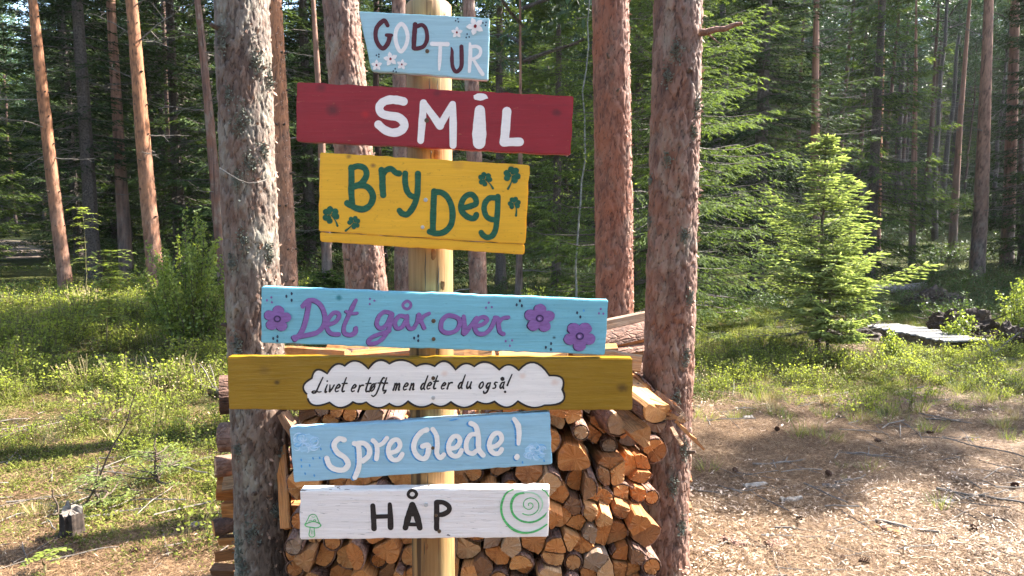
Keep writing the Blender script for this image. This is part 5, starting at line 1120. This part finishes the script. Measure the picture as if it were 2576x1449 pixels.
# single logs placed by hand: the left cross stack and the loose ones on top
def hand_log(p0, p1, rad_, kind, label, seed, group='loose logs around the firewood stack', roll=0, flat=1.0):
    r = RN(seed); n = 22; th = np.arange(n) * 2 * np.pi / n
    if kind == 'round': rad = np.full(n, rad_); arc = np.ones(n, bool); px = pz = 0
    elif kind == 'half': lim = rad_ * .25; c = np.sin(th); rad = np.where(c > .05, np.minimum(rad_, lim / np.maximum(c, .05)), rad_); arc = rad > rad_ * .99; px = pz = 0
    else:
        rad = np.full(n, 9.)
        for dd, ph in ((rad_ * .55, .3), (rad_ * .6, 2.2), (rad_ * .5 * flat, 4.2), (rad_ * .8, 5.4)): c = np.cos(th - ph); rad = np.where(c > .05, np.minimum(rad, dd / np.maximum(c, .05)), rad)
        rad = np.minimum(rad, rad_); arc = rad > rad_ * .99; px = pz = 0
    L_ = (p1 - p0).length; me = make_log(r, th, rad * (1 + .025 * r.randn(n)), arc, px, pz, L_, seg=5)
    return put_log(me, p0, p1 - p0, roll, label, group)
cross_ = [(948, 1042, 'round', 1.6, 553), (1068, 1138, 'round', 1.6, 556), (1150, 1198, 'round', 0, 541), (1198, 1234, 'split', 2, 562), (1206, 1260, 'split', 1, 545), (1256, 1302, 'split', .5, 562), (1308, 1348, 'round', 1.2, 537), (1349, 1380, 'half', 2.2, 550), (1384, 1414, 'split', .2, 541), (1419, 1450, 'split', 2.8, 534), (1452, 1500, 'round', .5, 545), (1502, 1548, 'round', 0, 538)]
cl_ = ['dark bark-covered', 'grey knobbly', 'round dark', 'thin brown', 'grey split', 'pale split', 'red-barked', 'thin red', 'flat pale', 'orange split', 'half-round', 'round']
for i, (v0, v1, kd, rl, ue) in enumerate(cross_):
    Y = 3.22 + .02 * (i % 3); a_ = P(ue, (v0 + v1) / 2, Y); rr_ = (v1 - v0) / 2 / FPX * Y * (1.0 if kd != 'split' else 1.35); b_ = a_ + Vector((.36, [.12, .02, .2, .08][i % 4], [.0, .03, -.02, .015, -.03][i % 5])); 
    hand_log(a_, b_, rr_, kd, '%s log sticking out left of the thick left pine, %s from the top' % (cl_[i], CNT[i]), 700 + i, 'crosswise logs left of the thick left pine', rl)
G2 = 'loose logs lying on top of the firewood stack'
hand_log(P(1655, 1028, 2.93), P(1520, 925, 3.45), .068, 'half', 'big half log with sunlit flat top, right of the olive board end', 740, G2, .25)
hand_log(P(1560, 1062, 2.98), P(1440, 965, 3.40), .058, 'half', 'half log with dark flaking bark, just under the olive board right end', 741, G2, .9)
hand_log(P(1618, 1100, 2.95), P(1500, 1000, 3.36), .062, 'split', 'grey-brown split log right below the big sunlit half log', 742, G2, .3)
hand_log(P(1450, 842, 3.52), P(1640, 800, 3.70), .062, 'split', 'pale split slab leaning on the thick right pine above the turquoise board end', 743, G2, .2)
hand_log(P(1440, 890, 3.45), P(1650, 842, 3.66), .068, 'half', 'red-barked log under the pale slab at the thick right pine', 744, G2, 3.0)
hand_log(P(1440, 925, 3.40), P(1650, 890, 3.62), .060, 'half', 'dark log just above the right end of the olive board', 745, G2, 2.6)
hand_log(P(1450, 960, 3.40), P(1650, 930, 3.58), .060, 'round', 'round log behind the right end of the olive board', 746, G2, 0)
for i in range(13):
    u = 700 + i * 62; v = 898 + 14 * math.sin(i * 2.1); Y = 3.30 + .12 * ((i * 7) % 3) / 2; dv = [-8, 10, -4, 6, 0, -12, 8][i % 7]
    hand_log(P(u, v + dv, Y), P(u + 170, v - dv, Y + .05 * ((i * 5) % 3 - 1)), .052 + .012 * ((i * 3) % 3) / 2, ['split', 'half', 'split'][i % 3], '%s split log on the stack top, %s from the thick left pine' % (['pale', 'red-barked', 'yellow'][i % 3], CNT[i]), 760 + i, G2, [.3, 2.9, 1.5, .8][i % 4])
for i, (u0, v0, y0, u1, v1, y1, rd, kd, lb) in enumerate([(722, 1330, 2.86, 700, 1060, 3.05, .03, 'split', 'tall pale slab standing against the right side of the thick left pine'), (755, 1385, 2.80, 775, 1290, 3.15, .062, 'half', 'half log with flat grey top beside the foot of the thick left pine')]):
    hand_log(P(u0, v0, y0), P(u1, v1, y1), rd, kd, lb, 790 + i, G2, 0)
hand_log(P(712, 1040, 2.88), P(748, 1110, 2.84), .030, 'split', 'pale wedge leaning behind the upper left corner of the sky blue board', 795, G2, .5)
# kindling splinters at the right end
for i, (u0, v0, u1, v1, w_, y_) in enumerate([(1650, 985, 1712, 1035, .020, 2.95), (1690, 1010, 1728, 1058, .018, 2.92), (1680, 1040, 1722, 1062, .014, 2.90), (1700, 1060, 1772, 1130, .013, 2.86), (1662, 1055, 1718, 1050, .012, 2.92), (1690, 1075, 1716, 1120, .016, 2.93), (1672, 1000, 1700, 1020, .014, 2.97)]):
    a_ = P(u0, v0, y_ + .06); b_ = P(u1, v1, y_ - .02); g = Geo(); rr_ = RN(800 + i); d_ = np.array(b_ - a_); s1 = np.cross(d_, [0, -1, .4]); s1 /= np.linalg.norm(s1); s2 = np.cross(d_, s1); s2 /= np.linalg.norm(s2)
    n = 7; ts = np.linspace(0, 1, n); V = []
    for t in ts:
        wv = w_ * (1 - .55 * abs(t - .4)) * (1 + .2 * rr_.randn()); hv = w_ * .35 * (1 - .4 * t)
        for (sa, sb) in ((-1, -1), (1, -.7), (1, .8), (-1, 1)): V.append(d_ * t + s1 * wv * sa * .5 + s2 * hv * sb + rr_.randn(3) * .0015)
    Q = [[k * 4 + q, k * 4 + (q + 1) % 4, k * 4 + 4 + (q + 1) % 4, k * 4 + 4 + q] for k in range(n - 1) for q in range(4)] + [[0, 3, 2, 1], [n * 4 - 4, n * 4 - 3, n * 4 - 2, n * 4 - 1]]
    g.add(V, Q=Q); tag(mobj('wood_splinter', g.mesh('wood_splinter', M['wood']), None, a_), ['broad pale splinter on top', 'curved orange splinter', 'short splinter pointing at the pine', 'longest splinter, hanging out over the ground', 'flat crossing splinter', 'stubby hanging splinter', 'small upper splinter'][i] + ', right end of the firewood stack', 'splinter', 'splinters at the right end of the stack')
for i, (v, rr_) in enumerate([(1205, .028), (1240, .030), (1275, .026), (1310, .026)]):
    a_ = P(1738 - 4 * (i % 2), v, 3.62); hand_log(a_, a_ - Vector((.32, .04, 0)), rr_, 'split', 'short log end showing right behind the thick right pine, %s from the top' % CNT[i], 850 + i, 'log ends behind the thick right pine', i)

# ------------------------------------------------------------------ single things on the ground
# stump
r = RN(70); c = P(183, 1335, 3.75); x, y = c.x, 3.75; z0 = gz(x, y); n = 30; th = np.arange(n) * 2 * np.pi / n
g = Geo(); prof = [(-.05, 1.5), (0, 1.25), (.04, 1.05), (.10, 1.), (.135, .97)]; V = []
rj = 1 + .10 * np.sin(5 * th) + .07 * r.randn(n)
for (zz, s_) in prof: V.append(np.stack([np.cos(th) * .052 * s_ * rj, np.sin(th) * .052 * s_ * rj, np.full(n, zz) + (.014 * r.randn(n) + .02 * np.sin(th) if zz > .13 else 0)], 1))
V = np.concatenate(V); i_ = np.arange(4)[:, None] * n; j = np.arange(n)[None]; g.add(V, Q=np.stack([i_ + j, i_ + (j + 1) % n, i_ + n + (j + 1) % n, i_ + n + j], -1).reshape(-1, 4))
st = empty('tree_stump', (x, y, z0)); tag(st, 'small grey tree stump with pale cut top among bilberries', 'stump'); M['stumpbark'] = m_twig('stump_bark', (.012, .008, .006), (.06, .042, .032)); mobj('bark', g.mesh('bark', M['stumpbark']), st)
g = Geo(); ring = V[-n:] * [.98, .98, 1]; g.add(np.vstack([ring, ring * [.5, .5, 1] + [0, 0, .006], [[0, 0, .142]]]), Q=[[q, (q + 1) % n, n + (q + 1) % n, n + q] for q in range(n)], T=[[n + q, n + (q + 1) % n, 2 * n] for q in range(n)]); mobj('cut_face', g.mesh('cut_face', M['oldlog']), st)
# bare dark sapling beside the stump
g = Geo(); p0 = P(205, 1300, 4.1); base = Vector((p0.x, 4.1, gz(p0.x, 4.1)))
pth = [base, P(235, 1235, 4.1), P(262, 1170, 4.1), P(285, 1120, 4.1), P(318, 1065, 4.1), P(330, 1020, 4.1), P(342, 985, 4.1)]
g.tube(cat([[q.x - base.x, q.y - base.y, q.z - base.z] for q in pth], k=4), np.linspace(.007, .002, 25), 6)
for (a_, b_) in (((235, 1235), (300, 1180)), ((262, 1170), (300, 1150)), ((300, 1180), (350, 1110)), ((285, 1120), (320, 1112))): g.tube(wiggle(P(*a_, 4.1) - base, P(*b_, 4.1) - base, 6, .006, r), np.linspace(.003, .001, 6), 4)
tag(mobj('bare_sapling', g.mesh('bare_sapling', M['darktwig']), None, base), 'dark bare curved sapling rising to the right beside the stump', 'sapling')
g = Geo(); a_ = P(133, 1232, 3.7); b_ = P(146, 1290, 3.7); g.tube(wiggle([0, 0, 0], a_ - b_ , 5, .004, r), np.linspace(.006, .003, 5), 5); g.tube(wiggle([0, 0, 0], P(120, 1300, 3.6) - b_, 4, .004, r), .004, 5); tag(mobj('broken_twig', g.mesh('broken_twig', M['darktwig']), None, b_), 'short dark broken twig standing upright left of the stump', 'twig')
# fallen logs
def fallen(u0, v0, y0, u1, v1, y1, rad_, label, mat, stubs, name='fallen_log', seed=1):
    a_ = P(u0, v0, y0); b_ = P(u1, v1, y1); a_.z = gz(a_.x, y0) + rad_ * .9; b_.z = gz(b_.x, y1) + rad_ * .9; rr_ = RN(seed); g = Geo()
    g.tube(wiggle([0, 0, 0], b_ - a_, 14, rad_ * .12, rr_), np.linspace(rad_, rad_ * .75, 14), 12); rt = mobj(name, g.mesh(name, mat, True), None, a_); tag(rt, label, 'log')
    for k in range(stubs):
        g = Geo(); t = rr_.uniform(.1, .95); p_ = (b_ - a_) * t; l = rr_.uniform(.12, .3); e = np.array(p_) + np.array([rr_.randn() * .5, rr_.randn() * .3, 1.]) * l; g.tube(wiggle(p_, e, 4, .01, rr_), np.linspace(.012, .004, 4), 5); mobj('branch_stub', g.mesh('branch_stub', M['deadtwig']), rt)
    return rt
fallen(355, 960, 7.2, 580, 985, 6.6, .045, 'fallen grey branch with upright dead stubs lying behind the bilberries left of the signs', M['oldlog'], 6, 'fallen_branch', 1)
fallen(2135, 650, 14.5, 2330, 640, 15.5, .11, 'fallen grey trunk lying in shade right of the bright small spruce', M['oldlog'], 4, seed=2)
fallen(1745, 700, 13.0, 1830, 690, 13.4, .06, 'dark fallen branch under the hanging spruce branches right of the thick pine', M['oldlog'], 2, 'fallen_branch', 3)
fallen(2530, 880, 8.0, 2480, 850, 8.6, .035, 'pale crooked root-like branch at the right edge of the boardwalk clearing', M['oldlog'], 3, 'fallen_branch', 4)
# slash of thin branches behind the pines, under the yellow board
rr_ = RN(90)
for k in range(9):
    u = rr_.uniform(740, 1010); Y = rr_.uniform(9.5, 11); c = P(u, 700, Y); x = c.x; L_ = rr_.uniform(.4, 1.0); an = rr_.uniform(-.5, .5); g = Geo(); dead_branch_geo(g, [0, 0, 0], an, L_, rr_, .010, rr_.uniform(.1, .5), 5)
    tag(mobj('fallen_branch', g.mesh('fallen_branch', M['deadtwig']), None, (x, Y, gz(x, Y) + .12)), 'dead branch %s of the heap under the yellow board, %s' % ('at the left end' if u < 830 else 'in the middle' if u < 920 else 'at the right end', ['lowest and long', 'rising left', 'rising right', 'short and bent', 'long and forked', 'thin and flat', 'steep', 'lying nearest', 'lying farthest'][k]), 'branch', 'dead branches heaped behind the pines')
# boardwalk
a_ = P(2290, 830, 9.3); zb = .17
bw = empty('boardwalk', (P(2300, 830, 9.4).x, 9.4, .03)); tag(bw, 'short grey plank boardwalk over a dark ditch, right of the bright small spruce', 'boardwalk')
n = 12; plm = None
for k in range(n):
    rr_ = RN(k); Lh = .30 + rr_.uniform(-.02, .02); bm = bmesh.new(); bmesh.ops.create_cube(bm, size=1); bmesh.ops.scale(bm, verts=bm.verts, vec=(Lh * 2, .092, .028)); bmesh.ops.bevel(bm, geom=list(bm.edges), offset=.006, segments=1, affect='EDGES')
    me = bpy.data.meshes.new('plank'); bm.to_mesh(me); bm.free(); me.materials.append(M['plank']); o = mobj('plank', me, bw); o.location = (-.036 * k + .30 + rr_.uniform(-.015, .015), -.55 + k * .108, .10 + rr_.uniform(-.006, .006)); o.rotation_euler = (rr_.uniform(-.04, .04), rr_.uniform(-.02, .02), .10 + rr_.uniform(-.02, .02))
for s_ in (-.2, .2):
    bm = bmesh.new(); bmesh.ops.create_cube(bm, size=1); bmesh.ops.scale(bm, verts=bm.verts, vec=(.09, 1.25, .10)); me = bpy.data.meshes.new('beam'); bm.to_mesh(me); bm.free(); me.materials.append(M['oldlog']); o = mobj('beam', me, bw); o.location = (s_ + .08, .08, .03); o.rotation_euler.z = .33
# upturned root mounds by the boardwalk
def mound(u, v, Y, sx, sz, label, seed, mat='soil'):
    c = P(u, v, Y); x = c.x; rr_ = RN(seed); bm = bmesh.new(); bmesh.ops.create_icosphere(bm, subdivisions=5, radius=1)
    for w_ in bm.verts:
        q = w_.co; k = 1 + .55 * (float(fbm(q.x * 3 + 5, q.y * 3 + q.z * 4 + 5, seed)) - .45) * 2 + .12 * (float(fbm(q.x * 14 + 5, q.z * 14 + q.y * 9 + 5, seed + 3)) - .45) * 2; w_.co = Vector((q.x * sx * k, q.y * sx * .7 * k, q.z * sz * k))
    me = bpy.data.meshes.new('earth'); bm.to_mesh(me); bm.free(); me.materials.append(M[mat]); rt = empty('root_mound', (x, Y, gz(x, Y))); tag(rt, label, 'mound'); mobj('earth', me, rt); g = Geo()
    for k in range(22):
        an = rr_.rand() * 6.28; el = rr_.uniform(.1, 1.2); p_ = np.array([math.cos(an) * math.cos(el) * sx * .85, math.sin(an) * math.cos(el) * sx * .6, math.sin(el) * sz * .85]); g.tube(wiggle(p_, p_ + np.array([math.cos(an), math.sin(an) * .6, rr_.uniform(-.5, .6)]) * rr_.uniform(.15, .45), 6, .025, rr_), np.linspace(.012, .003, 6), 5)
    tag(mobj('roots', g.mesh('roots', M['darktwig']), rt), kind='stuff')
mound(2120, 820, 9.6, .42, .22, 'dark earth and tangled roots left of the boardwalk', 1); mound(2420, 800, 9.8, .42, .35, 'dark root mound just right of the boardwalk', 2)
mound(2350, 700, 12.5, .45, .32, 'dark shaded root mound above the boardwalk', 3); mound(2545, 830, 9.0, .30, .28, 'brown root mound at the right edge of the picture', 4)
# leafy bush
def bush(u, v, Y, w_, h, n, label, mat, seed, ll=.03, name='birch_bush', stems=26, ctip=.6):
    c = P(u, v, Y); x = c.x; rr_ = RN(seed); g = Geo(); s_ = Geo(); rt = empty(name, (x, Y, gz(x, Y))); tag(rt, label, 'bush')
    for k in range(stems):
        an = rr_.rand() * 6.28; q = w_ * rr_.rand() ** .6; top = np.array([math.cos(an) * q, math.sin(an) * q * .8, h * (1 - .45 * (q / w_) ** 1.5) * rr_.uniform(.75, 1.08)])
        pts = wiggle([math.cos(an) * q * .2, math.sin(an) * q * .2, 0], top, 9, .018, rr_); s_.tube(pts, np.linspace(.006, .0015, 9), 4)
        m_ = n // stems; t = rr_.uniform(.12, 1, m_); O = np.stack([np.interp(t, np.linspace(0, 1, 9), pts[:, i]) for i in range(3)], 1) + rr_.randn(m_, 3) * [.055, .055, .04] * (1.15 - t)[:, None] * 1.4
        g.blades(O, rr_.randn(m_, 3), rr_.uniform(.7, 1.2, m_) * ll, ll * .8, rr_.randn(m_, 3), np.clip(.3 + .5 * t + rr_.randn(m_) * .2, 0, 1))
    mobj('stems', s_.mesh('stems', M['darktwig']), rt); tag(mobj('leaves', g.mesh('leaves', mat), rt), kind='stuff')
bush(480, 750, 8.4, .62, 1.65, 8500, 'leafy yellow-green birch bush just left of the thick left pine', M['birch_leaf'], 1, .036, stems=44)
bush(430, 760, 9.6, .45, .7, 3500, 'lower green bush in front of the straight orange pine', M['birch_leaf'], 2)
bush(2240, 850, 8.4, .16, .32, 500, 'little leafy shoot in front of the boardwalk', M['birch_leaf'], 3, stems=8)
bush(2570, 760, 9.5, .35, 1.0, 2500, 'yellow-green leafy bush cut by the right edge of the picture', M['birch_leaf'], 4)
bush(1330, 780, 9.5, .35, .85, 1800, 'green bush in the gap under the right part of the yellow board', M['birch_leaf'], 5)
bush(2420, 790, 9.3, .28, .45, 900, 'leafy green plant behind the boardwalk', M['birch_leaf'], 6, stems=10)
# rowan saplings: pinnate leaves
def rowan(u, v, Y, h, label, seed, nl=26, stem_pts=None, k_=1.0):
    c = P(u, v, Y); rr_ = RN(seed); rt = empty('rowan_sapling', (c.x, Y, gz(c.x, Y))); tag(rt, label, 'sapling'); g = Geo(); s_ = Geo()
    pts = wiggle([0, 0, 0], [rr_.randn() * .08, 0, h], 10, .012, rr_); s_.tube(pts, np.linspace(.009, .003, 10), 5)
    for k in range(nl):
        t = rr_.uniform(.35, 1.0) if k > 3 else 1; p_ = np.array([np.interp(t, np.linspace(0, 1, 10), pts[:, i]) for i in range(3)]); an = rr_.rand() * 6.28; l = rr_.uniform(.14, .26) * (1 if h > .5 else .38); q_ = 1 if h > .5 else .5
        q = np.linspace(0, 1, 6)[:, None]; rach = p_ + np.array([[math.cos(an), math.sin(an), .45]]) * q * l + np.array([[0, 0, -.5]]) * q ** 2 * l * 1.0; s_.tube(rach, .0015, 3)
        d = np.gradient(rach, axis=0); side = np.stack([-d[:, 1], d[:, 0], d[:, 2] * 0], 1); side /= np.linalg.norm(side, axis=1)[:, None]
        for sg in (-1, 1): g.blades(rach[1:], side[1:] * sg + d[1:] * 12 / 6 + rr_.randn(5, 3) * .1, .07 * q_, .034 * q_, rr_.randn(5, 3) * .2 + [0, 0, 1], rr_.uniform(.4, 1, 5))
        g.blades(rach[-1:], d[-1:], .06 * q_, .024 * q_, np.array([[0, 0, 1.]]), np.array([.9]))
    mobj('stem', s_.mesh('stem', M['stem']), rt); tag(mobj('leaves', g.mesh('leaves', M['birch_leaf']), rt), kind='stuff')
rowan(262, 780, 8.3, 1.15, 'bright green rowan sapling with feathered leaves left of the straight orange pine', 1, 75); rowan(225, 760, 11.5, 1.55, 'taller shaded rowan sapling behind the bright rowan sapling', 2, 26)
rowan(170, 1480, 2.9, .12, 'small sunlit rowan seedling at the lower left corner of the picture', 3, 7); rowan(115, 1405, 3.3, .10, 'small rowan seedling left of the stump foot', 4, 7)
# cones, sticks and bark pieces one can pick out on the clearing
def stick(u, v, L_, an, rad_, label, seed, mat='deadtwig'):
    cp = P(u, v, 5.0); d = (cp - Vector((0, 0, CAM_H))); t = CAM_H / -d.z; x, y = d.x * t, d.y * t; rr_ = RN(seed); g = Geo(); v_ = np.array([math.cos(an), math.sin(an), 0]) * L_ / 2
    g.tube(wiggle(-v_, v_, 8, L_ * .015, rr_), np.linspace(rad_, rad_ * .5, 8), 6)
    if L_ > .3: g.tube(wiggle(v_ * .2, v_ * .2 + np.array([math.cos(an + .7), math.sin(an + .7), .1]) * L_ * .2, 4, .006, rr_), rad_ * .4, 4)
    tag(mobj('stick', g.mesh('stick', M[mat]), None, (x, y, gz(x, y) + rad_ + .012)), label, 'stick', 'sticks lying on the needle-covered ground')
for i, (u, v, L_, an, rd, lb) in enumerate([(2490, 1262, .55, -.55, .010, 'long pale forked stick near the right edge of the picture'), (1960, 1168, .40, .25, .008, 'pale stick right of the firewood stack splinters'), (1910, 1245, .75, -.12, .005, 'very long thin dark stick across the lower clearing'), (2200, 1150, .35, -.3, .007, 'thin stick in the middle of the clearing'), (2140, 1210, .28, .5, .010, 'short pale stick in the middle of the clearing'), (1860, 1040, .40, .4, .006, 'thin stick beside the thick right pine'), (2280, 1335, .30, -.5, .012, 'stout broken stick in the lower clearing'), (2380, 1060, .30, -.2, .007, 'thin stick on the upper clearing near the grass'), (2060, 1340, .45, -.15, .006, 'thin crooked stick in the lower clearing'), (380, 1190, .25, .15, .004, 'thin pale stick on the mossy ground left of the firewood'), (90, 1255, .3, .35, .006, 'pale stick left of the stump'), (215, 1400, .30, .5, .005, 'grey stick in the shade below the stump')]): stick(u, v, L_, an, rd, lb, 900 + i)
def cone_mesh(seed):
    rr_ = RN(seed); g = Geo()
    for k in range(46):
        t = k / 46; an = k * 2.4; rr2 = .016 * math.sin(math.pi * (.15 + .8 * t)) ; p_ = np.array([[math.cos(an) * rr2 * .5, math.sin(an) * rr2 * .5, t * .045]]); g.blades(p_, np.array([[math.cos(an), math.sin(an), .5]]), .013, .010, np.array([[0, 0, 1.]]), [rr_.rand()], mid=.7)
    g.tube([[0, 0, 0], [0, 0, .042]], .007, 6); return g.mesh('pine_cone', M['cone'])
M['cone'] = m_twig('cone_scales', (.03, .016, .010), (.12, .06, .035)); CM = [cone_mesh(i) for i in range(3)]
for i, (u, v) in enumerate([(2230, 1345), (2440, 1330), (2090, 1205), (2200, 1115), (1955, 1090), (2330, 1095), (2560, 1235), (2010, 1310), (2160, 1420), (1850, 1195), (450, 1290), (330, 1400)]):
    cp = P(u, v, 5.0); d = (cp - Vector((0, 0, CAM_H))); t = CAM_H / -d.z; x, y = d.x * t, d.y * t; rr_ = RN(i)
    o = mobj('pine_cone', CM[i % 3], None, (x, y, gz(x, y) + .028)); o.rotation_euler = (1.5 + rr_.randn() * .2, rr_.randn() * .3, rr_.rand() * 6); tag(o, 'dark pine cone ' + ['in the sunny lower clearing, nearest the middle', 'in the lower clearing, below the long forked stick', 'in the middle of the clearing beside the grey curled bark', 'in the shade patch near the middle of the clearing', 'on the upper clearing near the thick right pine', 'on the upper clearing towards the right edge', 'at the right picture edge beside the long forked stick', 'in the lower clearing by the very long thin stick', 'nearest the bottom edge of the clearing', 'closest to the foot of the thick right pine', 'lying in green cover left of the firewood', 'lying in the shade below the stump'][i], 'pine cone', 'pine cones on the clearing')
def bark_piece(u, v, L_, W_, an, lb, seed, mat='logbark'):
    cp = P(u, v, 5.0); d = (cp - Vector((0, 0, CAM_H))); t = CAM_H / -d.z; x, y = d.x * t, d.y * t; rr_ = RN(seed); n, m_ = 9, 6; V = []
    for i in range(n):
        for j in range(m_): a_ = (i / (n - 1) - .5) * L_; b_ = (j / (m_ - 1) - .5) * W_ * (1 - .5 * abs(i / (n - 1) - .5) + .12 * rr_.randn()); V.append([a_ * math.cos(an) - b_ * math.sin(an), a_ * math.sin(an) + b_ * math.cos(an), W_ * .35 - 1.3 * b_ * b_ / W_ + rr_.randn() * .003])
    V = np.array(V); lo = V - [0, 0, .012]; Q = [[i * m_ + j, i * m_ + j + 1, (i + 1) * m_ + j + 1, (i + 1) * m_ + j] for i in range(n - 1) for j in range(m_ - 1)]; k = n * m_; edge = [(j, j + 1) for j in range(m_ - 1)] + [(i * m_ + m_ - 1, (i + 1) * m_ + m_ - 1) for i in range(n - 1)] + [(k - 1 - j, k - 2 - j) for j in range(m_ - 1)] + [((n - 1 - i) * m_, (n - 2 - i) * m_) for i in range(n - 1)]
    g = Geo(); g.add(np.vstack([V, lo]), Q=Q + [[q[3] + k, q[2] + k, q[1] + k, q[0] + k] for q in Q] + [[a_, a_ + k, b_ + k, b_] for a_, b_ in edge]); tag(mobj('bark_piece', g.mesh('bark_piece', M[mat]), None, (x, y, gz(x, y) + .012)), lb, 'bark piece', 'wood and bark pieces on the clearing')
for i, (u, v, L_, W_, an, lb, mt) in enumerate([(1845, 1370, .13, .06, -.6, 'thick chunk of red-brown bark near the foot of the thick right pine', 'logbark'), (1950, 1370, .12, .07, .4, 'dark curled bark piece in the lower clearing', 'logbark'), (2090, 1228, .10, .045, -.3, 'grey curled bark tube in the middle of the clearing', 'oldlog'), (2230, 1342, .12, .05, -.6, 'orange wood chip in the lower clearing', 'wood'), (2370, 1268, .12, .05, .1, 'pale wood chip beside the long forked stick', 'stumpwood'), (1900, 1225, .16, .05, .3, 'pale bark strip right of the pine foot', 'stumpwood'), (1990, 1262, .14, .04, .2, 'pale flat wood chip in the clearing', 'stumpwood'), (490, 1325, .07, .04, .2, 'pale wood chip between stump and firewood', 'stumpwood'), (2440, 1105, .10, .05, 0, 'brown bark piece on the upper clearing', 'logbark'), (1880, 1060, .09, .05, .3, 'pale round chip by the thick right pine', 'stumpwood')]): bark_piece(u, v, L_, W_, an, lb, 950 + i, mt)

# ------------------------------------------------------------------ thin haze volume, added to imitate a lens veil
bm = bmesh.new(); bmesh.ops.create_cube(bm, size=1); bmesh.ops.scale(bm, verts=bm.verts, vec=(420, 420, 50)); bmesh.ops.translate(bm, verts=bm.verts, vec=(0, 100, 21.5))
me = bpy.data.meshes.new('haze'); bm.to_mesh(me); bm.free(); hm = bpy.data.materials.new('haze'); hm.use_nodes = True; hn = hm.node_tree; hn.nodes.remove(hn.nodes['Principled BSDF'])
pv = hn.nodes.new('ShaderNodeVolumePrincipled'); pv.inputs['Color'].default_value = (.9, .94, 1, 1); pv.inputs['Density'].default_value = .0002; pv.inputs['Anisotropy'].default_value = .45
hn.links.new(pv.outputs[0], hn.nodes['Material Output'].inputs['Volume']); me.materials.append(hm); tag(mobj('haze', me), kind='stuff')
